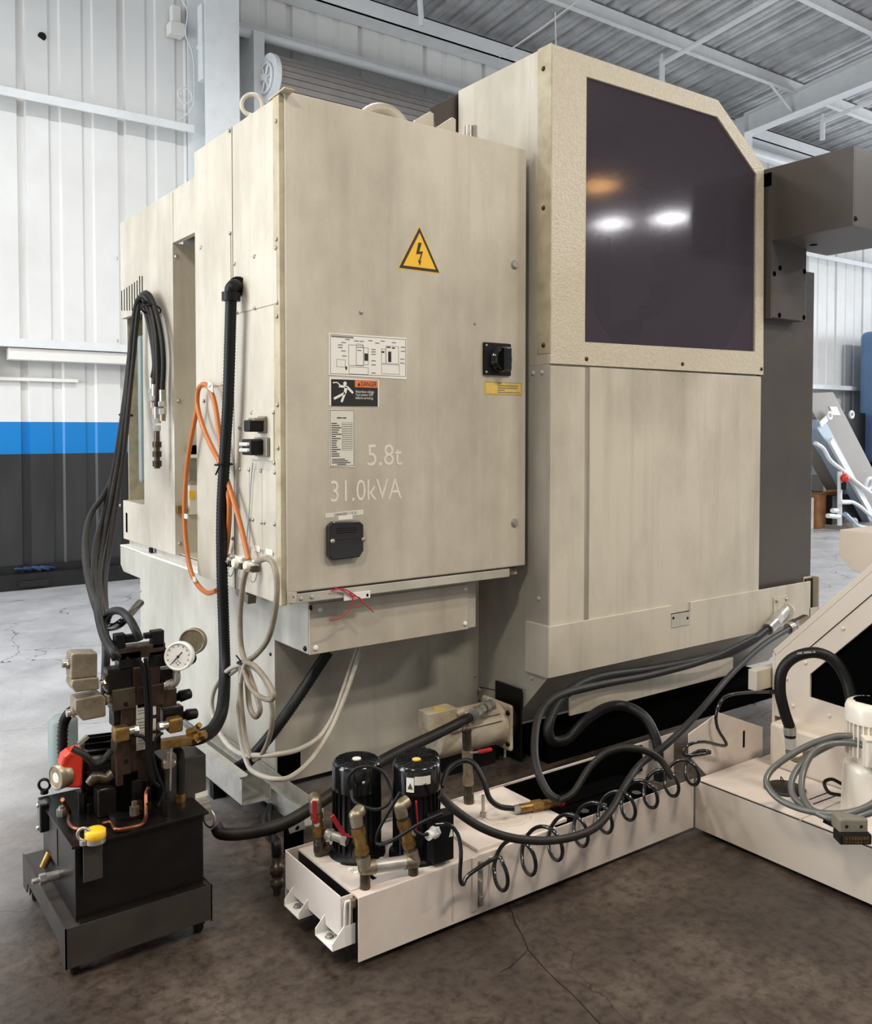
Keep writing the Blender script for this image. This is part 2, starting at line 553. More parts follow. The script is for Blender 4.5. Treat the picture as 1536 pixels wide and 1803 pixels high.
#@@SECTION shell
# ------------------------------------------------------------------ the building
YW = 9.15
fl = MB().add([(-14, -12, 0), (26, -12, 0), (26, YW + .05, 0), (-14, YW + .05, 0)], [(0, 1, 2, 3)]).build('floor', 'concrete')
fl['kind'] = 'structure'
def crack(px, wdt):
    pts = [P(u, v, z=0.0008) for u, v in px]
    vs, fs = [], []
    for i, p in enumerate(pts):
        d = (pts[min(i + 1, len(pts) - 1)] - pts[max(i - 1, 0)]).normalized()
        n = Vector((-d.y, d.x, 0)) * wdt * random.uniform(.5, 1.2)
        vs += [p + n, p - n]
    for i in range(len(pts) - 1): fs.append((2 * i, 2 * i + 1, 2 * i + 3, 2 * i + 2))
    MB().add(vs, fs).build('floor_crack', 'crackdark', fl)
crack([(890, 1590), (902, 1606), (908, 1626), (922, 1650), (930, 1672), (948, 1692), (962, 1708), (985, 1730), (1010, 1752), (1034, 1778), (1066, 1812)], .0022)
crack([(930, 1672), (912, 1690), (896, 1704), (880, 1712)], .0015)
wall = struct('wall_back', (0, YW, 0))
PER = 0.925
prof = [(0, 0), (0.006, 0.012), (0.012, 0.035), (0.07, 0.035), (0.082, 0), (0.280, 0), (0.300, 0.014), (0.375, 0.014), (0.395, 0), (0.585, 0), (0.605, 0.014), (0.68, 0.014), (0.70, 0), (PER, 0)]
def panel_mesh():
    vs, fs = [], []
    for x, y in prof:
        vs += [(x, y, 0), (x, y, 6.45)]
    for i in range(len(prof) - 1):
        fs.append((2 * i, 2 * i + 2, 2 * i + 3, 2 * i + 1))
    return MB().add(vs, fs)
for k in range(-6, 22):
    inst('wall_panel', panel_mesh, 'wallpaint', 'wall_panel', wall, Matrix.Translation((1.79 + k * PER, YW, 0)))
def girt(z, x0, x1, m='whitemetal'):
    b = MB().box((x0, 8.93, z - 0.005), (x1, 9.14, z + 0.003)).box((x0, 8.925, z - 0.075), (x1, 8.931, z + 0.003)).box((x0, 8.931, z - 0.075), (x1, 8.945, z - 0.07))
    return b.build('girt', m, wall)
girt(4.59, -4, 3.42); girt(2.33, -4, 3.42); girt(4.59, 12.4, 22); girt(2.29, 7.3, 22); girt(5.75, 3.72, 12.2)
MB().cyl((3.72, 8.9, 5.66), (12.2, 8.9, 5.66), 0.055, n=12).build('conduit', 'whitemetal', wall)
MB().box((1.66, 8.96, 2.14), (3.3, 9.10, 2.25)).build('girt_ledge', 'white', wall, 0.006)
MB().box((-1.0, 9.10, 1.955), (2.3, 9.13, 1.985)).build('conduit', 'white', wall)
MB().box((1.52, 9.0, 1.99), (1.58, 9.12, 2.26)).build('bracket', 'white', wall, 0.004)
# steel frame column, with bracket and wiring
cb = MB().box((3.42, 8.62, 0), (3.78, 8.635, 6.45)).box((3.594, 8.635, 0), (3.606, 9.1, 6.45)).box((3.42, 9.09, 0), (3.78, 9.11, 6.45))
cb.build('column', 'whitemetal', wall)
MB().box((3.40, 8.66, 5.30), (3.58, 8.80, 5.34)).box((3.405, 8.67, 4.98), (3.52, 8.78, 5.72)).build('bracket', 'whitemetal', wall, 0.004)
jb = MB().box((3.21, 9.0, 5.50), (3.36, 9.13, 5.62)).box((3.24, 9.03, 5.62), (3.33, 9.12, 5.8)).build('outlet_box', 'white', wall, 0.006)
MB().tube([P(318, -5, y=9.0), P(330, 20, y=9.0), P(327, 60, y=9.0), P(338, 90, y=9.0), P(342, 130, y=9.0), P(340, 185, y=9.0), P(325, 205, y=9.0), P(312, 212, y=9.0)], 0.008, 6).build('wiring', 'whitemetal', wall)
MB().torus(P(326, 168, y=9.0), (0, 1, 0.1), 0.075, 0.008, 20, 6).build('wiring', 'whitemetal', wall)
MB().cyl((*P(74, 64, y=9.148).xy, P(74, 64, y=9.148).z), (*P(74, 64, y=9.14).xy, P(74, 64, y=9.14).z), 0.038, n=12).build('hole_plug', 'black', wall)
# black kick plate and floor curb of the wall
MB().box((-5, 9.02, 0.0), (3.4, 9.14, 0.15)).box((-5, 9.10, 0.15), (3.4, 9.14, 0.215)).build('kick_plate', 'blackbase', wall)
MB().box((1.72, 8.98, 0.03), (1.98, 9.03, 0.085)).build('curb_block', 'blackbase', wall, 0.004)
# roll-up door: drum behind the electrical cabinet
door = struct('door_1', (4.2, 8.7, 0))
c0 = Vector((4.16, 8.72, 5.16))
MB().cyl(c0 + Vector((-0.03, 0, 0)), c0 + Vector((0.02, 0, 0)), 0.25, n=32).build('end_plate', 'whitemetal', door)
wb = MB().torus(c0 + Vector((-0.05, 0, 0)), XD, 0.15, 0.016, 24, 6)
for k in range(6):
    a = k * math.pi / 3
    wb.cyl(c0 + Vector((-0.05, 0, 0)), c0 + Vector((-0.05, 0.15 * math.cos(a), 0.15 * math.sin(a))), 0.013, n=6)
wb.cyl(c0 + Vector((-0.09, 0, 0)), c0 + Vector((-0.03, 0, 0)), 0.035, n=12)
wb.build('chain_wheel', 'whitemetal', door)
for k in range(14):
    a0, a1 = math.radians(85 + k * 15), math.radians(85 + (k + 1) * 15 - 1.5)
    r1, r2 = 0.245, 0.225
    q = [(c0.x + .02, c0.y + r * math.cos(a), c0.z + r * math.sin(a)) for r, a in ((r1, a0), (r1, a1), (r2, a1), (r2, a0))]
    MB().prism(q, (4.3, 0, 0)).build('slat', 'slatgrey', door)
MB().cyl(c0 + Vector((0, 0, 0)), c0 + Vector((4.3, 0, 0)), 0.222, n=24).build('drum', 'greymetal', door)
for k in range(44):
    MB().box((4.25, 8.95, 0.02 + k * 0.112), (8.4, 8.975, 0.02 + k * 0.112 + 0.104)).build('slat', 'slatgrey', door)
MB().box((4.02, 8.80, 0), (4.14, 9.12, 5.66)).build('guide_rail', 'whitemetal', door)
MB().box((8.5, 8.80, 0), (8.62, 9.12, 5.66)).build('guide_rail', 'whitemetal', door)

# roof
RZ = lambda y: 6.55 + 0.12 * (YW - y)
ceil = struct('ceiling', (0, 0, 6.5))
YR0 = -12.0
rp = [(0, 0), (0.03, 0.045), (0.085, 0.045), (0.115, 0), (0.205, 0.0), (0.213, 0.008), (0.227, 0.008), (0.235, 0), (0.305, 0)]
def roof_mesh():
    vs, fs = [], []
    full = [(x + q * 0.305, z) for q in range(3) for x, z in rp[:-1]] + [(0.915, 0)]
    for x, z in full:
        vs += [(x, YR0, RZ(YR0) + z), (x, YW + .1, RZ(YW + .1) + z)]
    for i in range(len(full) - 1):
        fs.append((2 * i, 2 * i + 2, 2 * i + 3, 2 * i + 1))
    return MB().add(vs, fs)
for k in range(-16, 28):
    inst('roof_sheet', roof_mesh, 'roofsteel', 'roof_sheet', ceil, Matrix.Translation((k * 0.915, 0, 0)))
def purlin(y, x0=-14, x1=25):
    z = RZ(y) - 0.012
    MB().box((x0, y - .004, z - .2), (x1, y + .004, z)).box((x0, y - .07, z - .206), (x1, y + .004, z - .198)).box((x0, y - .004, z - .006), (x1, y + .07, z)).build('purlin', 'whitemetal', ceil)
for k in range(9): purlin(7.85 - 1.5 * k)
MB().box((-14, 8.86, 6.20), (25, 9.13, 6.215)).box((-14, 8.86, 6.20), (25, 8.875, 6.40)).box((-14, 8.86, 6.385), (25, 9.13, 6.40)).build('eave_strut', 'whitemetal', ceil)
for xr in (3.6, 12.25, 20.9):
    g = lambda y: RZ(y) - 0.215
    b0 = lambda y: 6.12 + 0.085 * (8.6 - y)
    if xr < 5: b0 = lambda y: RZ(y) - 0.5
    y0, y1 = -4.0, 8.62
    bm_ = MB().prism([(xr, y1, b0(y1)), (xr, y0, b0(y0)), (xr, y0, g(y0)), (xr, y1, g(y1))], (0.012, 0, 0))
    bm_.prism([(xr - .1, y1, b0(y1)), (xr - .1, y0, b0(y0)), (xr - .1, y0, b0(y0) - .014), (xr - .1, y1, b0(y1) - .014)], (0.212, 0, 0))
    bm_.prism([(xr - .1, y1, g(y1)), (xr - .1, y0, g(y0)), (xr - .1, y0, g(y0) + .012), (xr - .1, y1, g(y1) + .012)], (0.212, 0, 0))
    bm_.build('rafter', 'whitemetal', ceil)
    if xr > 5:
        MB().box((xr - .1, 8.62, 0), (xr + .11, 8.635, 6.4)).box((xr - .006, 8.635, 0), (xr + .006, 9.1, 6.4)).build('column', 'whitemetal', wall)
for yb in (7.85, 6.35, 4.85):   # flange braces between purlins and the rafter
    MB().cyl((11.6, yb, RZ(yb) - .16), (12.18, yb - .02, 6.16 + .085 * (8.6 - yb)), 0.022, n=8).build('flange_brace', 'whitemetal', ceil)
MB().cyl((12.1, 8.9, 5.98), (25, 8.9, 5.98), 0.09, n=14).build('eave_pipe', 'whitemetal', ceil)
def sprinkler(x, y0, y1, z, label):
    t = thing('sprinkler_pipe', label, 'pipe', (x, y1, z))
    MB().cyl((x, y0, z + .12 * (y1 - y0)), (x, y1, z), 0.032, n=12).build('pipe', 'whitemetal', t)
    MB().cyl((x, y1, z + .05), (x, y1, z - .26), 0.036, n=12).cyl((x, y1, z + .05), (x, y1, z + .12), 0.014, n=8).build('drop', 'whitemetal', t)
    for q in range(4):
        yy = y1 + (y0 - y1) * (q + .5) / 4
        zz = z + .12 * (y1 - yy)
        MB().cyl((x, yy, zz), (x, yy, RZ(yy)), 0.006, n=6).build('hanger', 'whitemetal', t)
    return t
pa = P(1166, 112, y=7.6)
sprinkler(pa.x, -3.0, 7.6, pa.z, 'white sprinkler pipe crossing under the roof above the tinted window')
pb = P(1449, 215, y=7.6)
sprinkler(pb.x, -3.0, 7.6, pb.z, 'white sprinkler pipe beyond the roof rafter above the dark bracket')
MB().cyl(P(739, -8, y=8.7), P(743, 46, y=8.7), 0.035, n=10).build('drop_pipe', 'whitemetal', ceil)
MB().tube([P(880, 100, y=8.5), P(960, 45, y=7.6), P(1030, -8, y=6.6)], 0.009, 6).build('guy_wire', 'white', ceil)
MB().cyl(P(978, 22, y=7.8), P(980, 110, y=7.8), 0.008, n=6).build('hanger_rod', 'white', ceil)

# suspended linear high-bay lamps
def high_bay(x, y, z, power, color, label, sx=1.2, sy=0.35, glow='lampglow', uplight=0.0):
    t = ceil
    MB().box((x - sx / 2, y - sy / 2, z), (x + sx / 2, y + sy / 2, z + 0.07)).build('lamp_housing', 'whitemetal', t, 0.01)
    MB().box((x - sx / 2 + .02, y - sy / 2 + .02, z - 0.012), (x + sx / 2 - .02, y + sy / 2 - .02, z)).build('lamp_diffuser', glow, t)
    for s in (-1, 1):
        MB().cyl((x + s * sx * .4, y, z + .07), (x + s * sx * .4, y, RZ(y)), 0.004, n=6).build('suspension_wire', 'steel', t)
    d = bpy.data.lights.new('lamp_light', 'AREA')
    d.shape, d.size, d.size_y, d.energy, d.color = 'RECTANGLE', sx, sy, power, color
    l = bpy.data.objects.new('lamp_light', d)
    COL.objects.link(l)
    l.location = (x, y, z - 0.02)
    if uplight:
        d2 = bpy.data.lights.new('lamp_uplight', 'AREA')
        d2.shape, d2.size, d2.size_y, d2.energy, d2.color = 'RECTANGLE', sx, sy, power * uplight, color
        l2 = bpy.data.objects.new('lamp_uplight', d2)
        COL.objects.link(l2)
        l2.location = (x, y, z + 0.08)
        l2.rotation_euler = (math.pi, 0, 0)
WARM, COOL = (1.0, 0.90, 0.76), (0.98, 0.99, 1.0)
LL = 'white linear high-bay lamp hanging under the metal roof'
for x, y, z, p, c in ((-1.6, 0.2, 5.2, 150, WARM), (2.6, -1.0, 5.2, 170, WARM), (6.6, -2.0, 5.2, 160, WARM), (-2.6, 5.0, 5.2, 110, COOL), (9.4, 1.2, 5.2, 200, COOL), (15.5, 4.2, 5.2, 240, COOL), (2.8, 5.6, 5.6, 110, COOL), (-1.4, 3.4, 5.2, 60, WARM)):
    high_bay(x, y, z, p, c, LL, uplight=(0.45 if c == COOL else 0.0))
high_bay(11.9, -4.1, 5.0, 90, COOL, 'square high-bay lamp reflected in the tinted window', .5, .5)
high_bay(11.4, -4.95, 5.0, 90, COOL, 'square high-bay lamp reflected in the tinted window', .5, .5)
high_bay(9.5, -3.4, 5.0, 30, (1.0, .55, .2), 'amber high-bay lamp reflected in the tinted window', .45, .45, 'lampamber')
#@@SECTION machine
# ------------------------------------------------------------------ the machining centre seen from its rear corner
XL, X0, XU = 1.609, 1.459, 1.632         # lower side sheet, cabinet side, upper side sheet
YC, YJ, YR = 2.974, 3.058, 3.358         # cabinet door, terminal box, recessed rear sheet
X1, Y1 = 2.681, 2.861                    # magazine housing: left side, rear face
mc = thing('machining_center', 'large beige machining center with electrical cabinet and tinted magazine window', 'machine', (2.9, 3.8, 0))
# --- base
lb = MB().box((XL, YR, 0.03), (4.3, 5.09, 0.80)).build('base_housing', 'greypaint', mc, 0.004)
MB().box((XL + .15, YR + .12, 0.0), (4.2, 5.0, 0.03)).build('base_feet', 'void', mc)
MB().prism([(XL, 5.09, 0.655), (XL, 5.40, 0.655), (XL, 5.455, 0.69), (XL, 5.455, 0.805), (XL, 5.09, 0.805)], (2.5, 0, 0)).build('overhang', 'greypaint', mc, 0.003)
MB().box((XL, YR, 0.80), (4.2, 5.455, 0.81)).build('ledge', 'white', mc)
MB().box((XL + .05, YR + .02, 0.81), (4.2, 5.44, 0.84)).build('plinth', 'greypaint', mc)
# lower opening in the recessed sheet
MB().box((*P(489, 1338, y=YR - .002).xy, 0.06), (P(529, 1330, y=YR).x, YR + .004, 0.165)).build('floor_cutout', 'void', mc)
screw(P(477, 1152, x=XL), (-1, 0, 0), mc, 0.008, 'black')
screw(P(248, 1040, x=XL), (-1, 0, 0), mc, 0.009)
screw(P(212, 1000, x=XL), (-1, 0, 0), mc, 0.010, 'black')
screw(P(836, 1190, y=YR), (0, -1, 0), mc, 0.008)
# --- terminal box under the cabinet
tb = MB().box((XL, YJ + .004, 0.635), (2.43, YR, 0.84)).build('terminal_box', 'greypaint', mc, 0.003)
zb_, zt_ = 0.634, 0.83
cv = MB().box((XL + .002, YJ - .004, zb_), (P(824, 1070, y=YJ).x, YJ + .004, zt_)).build('cover_plate', 'beige', tb, 0.002)
for u, v in ((564, 1073), (556, 1141), (819, 1037), (819, 1098)):
    screw(P(u, v, y=YJ - .004), (0, -1, 0), tb, 0.011, 'white')
for u, v in ((548, 1070), (538, 1142)):
    screw(P(u, v, x=XL), (-1, 0, 0), tb, 0.011, 'black')
# --- upper side housing with notch and tall slot
pn_t, pn_b = P(230, 556, x=XU).z, P(232, 884, x=XU).z
yn = P(252.5, 700, x=XU).y
ys = P(306.5, 700, x=XU).y
yb_ = 5.465
zs_t = P(306, 427, x=XU).z
XE = 3.9
ZT = 2.727
uh = MB().box((XU, 3.70, zs_t), (XU + .03, yb_, ZT)).box((XU, ys, .845), (XU + .03, yn, zs_t)).box((XU, yn, pn_t), (XU + .03, yb_, zs_t)).box((XU, yn, .845), (XU + .03, yb_, pn_b)).build('side_sheet', 'beige', mc)
MB().box((XU + .03, ys, .845), (XU + .42, ys + .012, zs_t)).build('slot_jamb', 'beige', mc)
MB().box((XU + .03, yn - .012, pn_b), (XU + .38, yn, pn_t)).build('notch_jamb', 'beige', mc)
MB().box((XU + .03, 3.70, ZT - .05), (XE, yb_, ZT - .001)).build('roof_sheet', 'beige', mc)
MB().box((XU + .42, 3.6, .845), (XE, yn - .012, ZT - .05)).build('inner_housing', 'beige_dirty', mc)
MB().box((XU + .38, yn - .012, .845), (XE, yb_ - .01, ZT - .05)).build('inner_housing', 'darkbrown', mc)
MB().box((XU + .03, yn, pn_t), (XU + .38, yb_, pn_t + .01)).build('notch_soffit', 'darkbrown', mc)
MB().box((XU + .03, yn, pn_b - .01), (XU + .38, yb_, pn_b)).build('notch_sill', 'beige', mc)
MB().box((XU + .03, ys - 1.0, .845), (XU + .42, ys, .85)).build('slot_sill', 'beige', mc)
MB().box((XU + .03, yb_ - .02, pn_b), (XU + .40, yb_ - .01, pn_t)).build('notch_back', 'beige_dirty', mc)
a, b = P(244, 590, y=5.3), P(250, 850, y=5.3)
MB().box((a.x, 5.28, b.z), (a.x + .2, 5.34, a.z)).build('inner_duct', 'greentank', mc, .02)
MB().box((XU - .0015, P(305, 400, x=XU).y - .003, zs_t), (XU + .001, P(305, 400, x=XU).y + .003, ZT - .01)).build('seam', 'beige_dirty', mc)
for k in range(9):
    ua = 214.5 + k * 4.55
    y_ = P(ua, 520, x=XU).y
    MB().box((XU - .0012, y_ - .007, P(ua, 547, x=XU).z), (XU + .002, y_ + .007, P(ua, 486 if k > 6 else 494 - (k - 6) * 3, x=XU).z)).build('vent_slot', 'void', uh)
MB().box((XU - .0012, P(223, 900, x=XU).y - .016, P(223, 937, x=XU).z), (XU + .002, P(223, 900, x=XU).y + .016, P(223, 903, x=XU).z)).build('sight_slot', 'void', uh)
for u, v in ((207, 455), (208, 600), (212, 890)):
    screw(P(u, v, x=XU), (-1, 0, 0), uh, 0.010)
for u, v in ((311, 452), (315, 706), (317, 957)):
    screw(P(u, v, y=ys), (0, -1, 0), mc, 0.012)
MB().box((XU - .003, P(265, 970, x=XU).y - .02, .813), (XU + .01, P(265, 970, x=XU).y + .02, .84)).build('latch', 'black', mc)
# things seen inside the slot
for (u0, v0, u1, v1), mm in (((334, 784, 350, 800), 'void'), ((334, 800, 350, 806), 'white'), ((333, 812, 350, 845), 'greyplastic'), ((334, 855, 352, 905), 'paper')):
    a, b = P(u0, v0, y=ys - .03), P(u1, v1, y=ys - .03)
    MB().box((a.x, ys - .03, b.z), (b.x + .04, ys - .002, a.z)).build('slot_label' if mm in ('paper', 'white') else 'relay_block', mm, mc)
a = P(338, 871, y=ys - .034)
MB().box((a.x - .015, ys - .036, a.z - .02), (a.x + .015, ys - .031, a.z + .02)).build('warning_tag', 'yellow', mc)
a = P(317, 897, y=ys - .01)
MB().box((a.x - .02, ys - .03, a.z - .02), (a.x + .03, ys - .001, a.z + .02)).build('clip', 'brass', mc, .003)

# --- electrical cabinet
ZC0, ZC1 = P(498, 1066, x=X0).z, P(497, 163, x=X0).z
YCB = P(343.6, 500, x=X0).y
ec = MB().box((X0, YC + .032, ZC0), (2.62, YCB, ZC1)).build('electrical_cabinet', 'beige', mc, 0.003)
MB().box((X0 + .006, YC + .014, ZC0 + .02), (2.60, YC + .034, ZC1 - .01)).build('door_gasket', 'darkbrown', ec)
MB().box((X0 - .002, YC + .008, ZC0 - .004), (X0 + .022, YC + .06, ZC1 + .002)).build('corner_post', 'beige_dirty', ec, 0.003)
MB().box((X0 + .03, YC + .002, ZC0), (2.55, YC + .05, ZC0 + .035)).build('sill_channel', 'greypaint', ec, 0.002)
MB().prism([(X0 + .02, YC - .002, ZC0 + .005), (X0 + .05, YC - .002, ZC0 + .002), (X0 + .058, YC - .002, ZC0 + .042), (X0 + .02, YC - .002, ZC0 + .046)], (0, .03, 0)).build('corner_bracket', 'beige', ec, .001)
for u, v, r in ((516, 1051, .006), (530, 1054, .008), (549, 1051, .008)):
    screw(P(u, v, y=YC + .002), (0, -1, 0), ec, r, 'black' if u < 520 else 'greypaint', 'hole_plug')
yseam = P(410.5, 500, x=X0).y
MB().box((X0 - .0008, yseam - .002, ZC0), (X0 + .003, yseam + .002, ZC1 - .001)).build('seam', 'void', ec)
# top plate, eyebolt, lifting ring, fins and gland on the cabinet roof
tp = MB()
q0, q1, q2 = P(472, 175, z=ZC1 + .012), P(501, 152, z=ZC1 + .012), P(519, 157, z=ZC1 + .012)
q3 = q0 + (q2 - q1)
tp.prism([q0, q1, q2, q3], (0, 0, -.006)).build('roof_bracket', 'beige_dirty', ec)
MB().box((X0 + .03, YC + .04, ZC1), (X0 + .10, YC + .12, ZC1 + .006)).build('roof_bracket_foot', 'black', ec)
e0 = P(444, 184, y=3.42)
e0.z = P(444, 185, y=3.42).z
MB().torus(e0, (0.5, 0.8, 0), 0.042, 0.009, 24, 8).cyl((e0.x, e0.y, ZC1), (e0.x, e0.y, e0.z - .038), .016, n=12).build('eyebolt', 'beige', ec)
r0 = P(674, 205, y=3.35)
zr = P(672, 181, y=3.35).z
MB().torus((r0.x, 3.35, zr - .135), (0.25, 1, 0), 0.105, 0.03, 32, 10).build('lifting_arch', 'beige', ec)
for pxs in (((730, 212), (758, 196), (764, 200), (764, 222), (730, 216)), ((768, 225), (797, 206), (803, 210), (803, 234), (768, 229))):
    MB().prism([P(u, v, y=3.12) for u, v in pxs[:4]] + [Vector((P(pxs[3][0], 230, y=3.12).x, 3.12, ZC1)), Vector((P(pxs[0][0], 230, y=3.12).x, 3.12, ZC1))], (0, .012, 0)).build('roof_fin', 'beige', ec, .001)
a = P(829, 235, y=3.05)
zg = P(826, 222, y=3.05).z
MB().cyl((a.x - .012, 3.05, ZC1), (a.x - .012, 3.05, zg), .016, n=12).hexa((a.x + .018, 3.05, ZC1), (a.x + .018, 3.05, zg + .006), .015).build('roof_gland', 'steel', ec)
# side cover plates
def side_plate(px, parent, name='cover_plate', m='beige', th=.004):
    (u0, v0), (u1, v1) = px
    a, b = P(u0, v0, x=X0), P(u1, v1, x=X0)
    return MB().box((X0 - th, a.y, a.z), (X0 + .001, b.y, b.z)).build(name, m, parent, .001, 1)
side_plate(((351, 437), (409, 712 - 35)), ec)
side_plate(((415, 464), (489.5, 534)), ec)
side_plate(((443.5, 725), (484.5, 812)), ec, th=.006)
side_plate(((421, 823), (488, 975)), ec, th=.003)
for u in (441, 463):
    yy = P(u, 900, x=X0).y
    MB().box((X0 - .0038, yy - .0015, P(u, 975, x=X0).z), (X0 - .002, yy + .0015, P(u, 826, x=X0).z)).build('seam', 'beige_dirty', ec)
for u, v in ((404, 230), (486, 213), (405, 411), (354, 436), (359, 706), (487, 421), (486, 437), (448, 452), (413.5, 465), (418, 550), (488, 533), (449, 542), (488, 557), (489, 713), (422, 753), (490, 789), (410, 948), (444, 727), (482, 726), (483, 815), (423, 826), (484, 832), (423, 912), (484, 923), (441, 915), (446, 915), (461, 920), (466, 920), (439, 827), (460, 829), (490, 1055)):
    screw(P(u, v, x=X0 - .003), (-1, 0, 0), ec, 0.0085, 'steel')
for u, v in ((452, 966), (474, 972)):
    a = P(u, v, x=X0 - .004)
    MB().box((X0 - .0045, a.y - .03, a.z - .011), (X0 - .002, a.y + .03, a.z + .011)).build('sticker', 'paper', ec)
# multi-pole sockets on the cabinet side
def socket(u, v, hy, hz, proud, m, name='socket'):
    a = P(u, v, x=X0 - .006)
    return MB().box((X0 - .006 - proud, a.y - hy, a.z - hz), (X0 - .004, a.y + hy, a.z + hz)).build(name, m, ec, .006)
s1 = socket(464, 748, .035, .032, .012, 'greyplastic')
a = P(458, 750, x=X0 - .02)
MB().box((X0 - .075, a.y - .028, a.z - .022), (X0 - .018, a.y + .028, a.z + .022)).build('socket_insert', 'black', ec, .006)
MB().box((X0 - .06, a.y - .035, a.z + .018), (X0 - .018, a.y + .02, a.z + .03)).build('socket_lid', 'greyplastic', ec, .004)
s2 = socket(464, 787, .058, .036, .014, 'greyplastic')
a = P(455, 787, x=X0 - .02)
MB().box((X0 - .07, a.y - .042, a.z - .03), (X0 - .018, a.y + .042, a.z + .03)).build('socket_shell', 'black', ec, .006)
for r in range(2):
    for c in range(4):
        p_ = Vector((X0 - .070, a.y - .027 + c * .018, a.z - .011 + r * .022))
        MB().cyl(p_, p_ + Vector((-.012, 0, 0)), .0068, n=8).build('contact_pin', 'white', ec)
# cabinet door
dx0, dx1 = P(507, 600, y=YC).x - .008, P(926.8, 600, y=YC).x
dz0, dz1 = P(507, 1045, y=YC).z, P(507, 160, y=YC).z
cd = MB().box((dx0, YC, dz0), (dx1, YC + .022, dz1)).build('cabinet_door', 'beige', mc, 0.006, 3)
yf = YC - .0006
def dpt(u, v, lift=0.0): return P(u, v, y=YC - lift)
def plate(pxs, m, name, lift=.002, parent=cd, bev=0):
    pts = [dpt(u, v, lift) for u, v in pxs]
    return MB().prism(pts, (0, lift - .0002, 0)).build(name, m, parent, bev, 1)
# voltage triangle
def triangle_sign(c, s, parent, norm_y=True):
    cx, cz = c
    rr = lambda k, n=3: [(cx - s * k, cz - s * k * .577), (cx + s * k, cz - s * k * .577), (cx, cz + s * k * 1.155)]
    o = []
    for k, m, l in ((1.06, 'yellow', .0008), (1.0, 'ink', .0014), (0.80, 'yellow', .002)):
        pts = [(x, YC - l, z) for x, z in rr(k)]
        o.append(MB().prism(pts, (0, l - .0002, 0)).build('warning_triangle', m, parent, .0 if k < .9 else .0004))
    bl = [(-.06, .56), (.10, .56), (-.02, .18), (.16, .22), (.03, -.22), (.08, -.20), (.0, -.42), (-.09, -.17), (-.03, -.20), (.06, .09), (-.18, .05)]
    pts = [(cx + x * s, YC - .0026, cz + y * s * .95) for x, y in bl]
    MB().prism(pts, (0, .001, 0)).build('lightning_bolt', 'ink', parent)
    return o
tc0, tc1, tc2 = dpt(738, 400), dpt(701, 474), dpt(774, 482)
sw = (tc2.x - tc1.x) / 2
triangle_sign((tc0.x + .002, (tc0.z - 1.155 * sw * .98)), sw * .98, cd)
# wiring-diagram plate
pl = plate([(579, 586), (716, 595), (716, 668), (579, 660)], 'white', 'diagram_plate', .002)
A, B = dpt(579, 586), dpt(716, 668)
W_, H_ = B.x - A.x, A.z - dpt(579, 660).z
def drect(x0, z0, x1, z1, m, par, org, Wd, Hd, lift=.0028, name='print_line'):
    return MB().box((org.x + x0 * Wd, YC - lift, org.z - z1 * Hd), (org.x + x1 * Wd, YC - lift + .0006, org.z - z0 * Hd)).build(name, m, par)
def outline(x0, z0, x1, z1, par, org, Wd, Hd, m='ink', t=.0012):
    tx, tz = t / Wd, t / Hd
    b = MB()
    for q in ((x0, z0, x1, z0 + tz), (x0, z1 - tz, x1, z1), (x0, z0, x0 + tx, z1), (x1 - tx, z0, x1, z1)):
        b.box((org.x + q[0] * Wd, YC - .0028, org.z - q[3] * Hd), (org.x + q[2] * Wd, YC - .0022, org.z - q[1] * Hd))
    return b.build('print_outline', m, par)
outline(.015, .03, .985, .97, cd, A, W_, H_)
for q in ((.24, .25, .43, .75), (.245, .78, .49, .96), (.335, .30, .43, .74), (.43, .30, .49, .72), (.66, .30, .72, .66), (.72, .22, .89, .66), (.66, .68, .90, .92), (.09, .62, .20, .80), (.34, .22, .42, .30)):
    outline(*q, cd, A, W_, H_, t=.0009)
for q in ((.44, .44, .485, .62), (.75, .36, .79, .62), (.665, .36, .70, .40), (.35, .37, .40, .385), (.20, .78, .22, .86), (.73, .24, .78, .27), (.80, .25, .84, .28)):
    drect(*q, 'ink', cd, A, W_, H_)
drect(.03, .055, .30, .095, 'inkgrey', cd, A, W_, H_)
for k in range(22):
    x, z = [(.20, .12), (.31, .14), (.38, .14), (.49, .11), (.58, .16), (.65, .10), (.80, .12), (.15, .20), (.11, .26), (.11, .32), (.15, .40), (.16, .52), (.53, .32), (.53, .38), (.53, .44), (.53, .60), (.53, .70), (.53, .90), (.92, .22), (.92, .32), (.91, .52), (.91, .62)][k]
    drect(x, z, x + .055, z + .022, 'inkgrey', cd, A, W_, H_)
# danger sign
plate([(580, 664), (667.5, 669.5), (667.5, 717), (580, 714)], 'white', 'danger_sign', .002)
A2, B2 = dpt(580, 664), dpt(667.5, 717)
W2, H2 = B2.x - A2.x, A2.z - B2.z + .006
drect(.03, .06, .97, .93, 'ink', cd, A2, W2, H2, .0025, 'sign_field')
drect(.50, .07, .97, .30, 'danger_orange', cd, A2, W2, H2, .003, 'danger_band')
text('\u26a0DANGER' if False else 'DANGER', .026, (A2.x + .62 * W2, YC - .0031, A2.z - .26 * H2), XD, ZD, 'ink', cd, 'danger_lettering', width=.32 * W2)
MB().prism([(A2.x + .55 * W2, YC - .0036, A2.z - .26 * H2), (A2.x + .61 * W2, YC - .0036, A2.z - .26 * H2), (A2.x + .58 * W2, YC - .0036, A2.z - .13 * H2)], (0, .0005, 0)).build('alert_symbol', 'ink', cd)
for k, s in enumerate(('Hazardous voltage.', 'Turn power OFF', 'before servicing.')):
    text(s, .0145, (A2.x + .51 * W2, YC - .0026, A2.z - (.48 + .105 * k) * H2), XD, ZD, 'white', cd, 'sign_lettering', width=(.36 if k else .38) * W2)
man = MB()
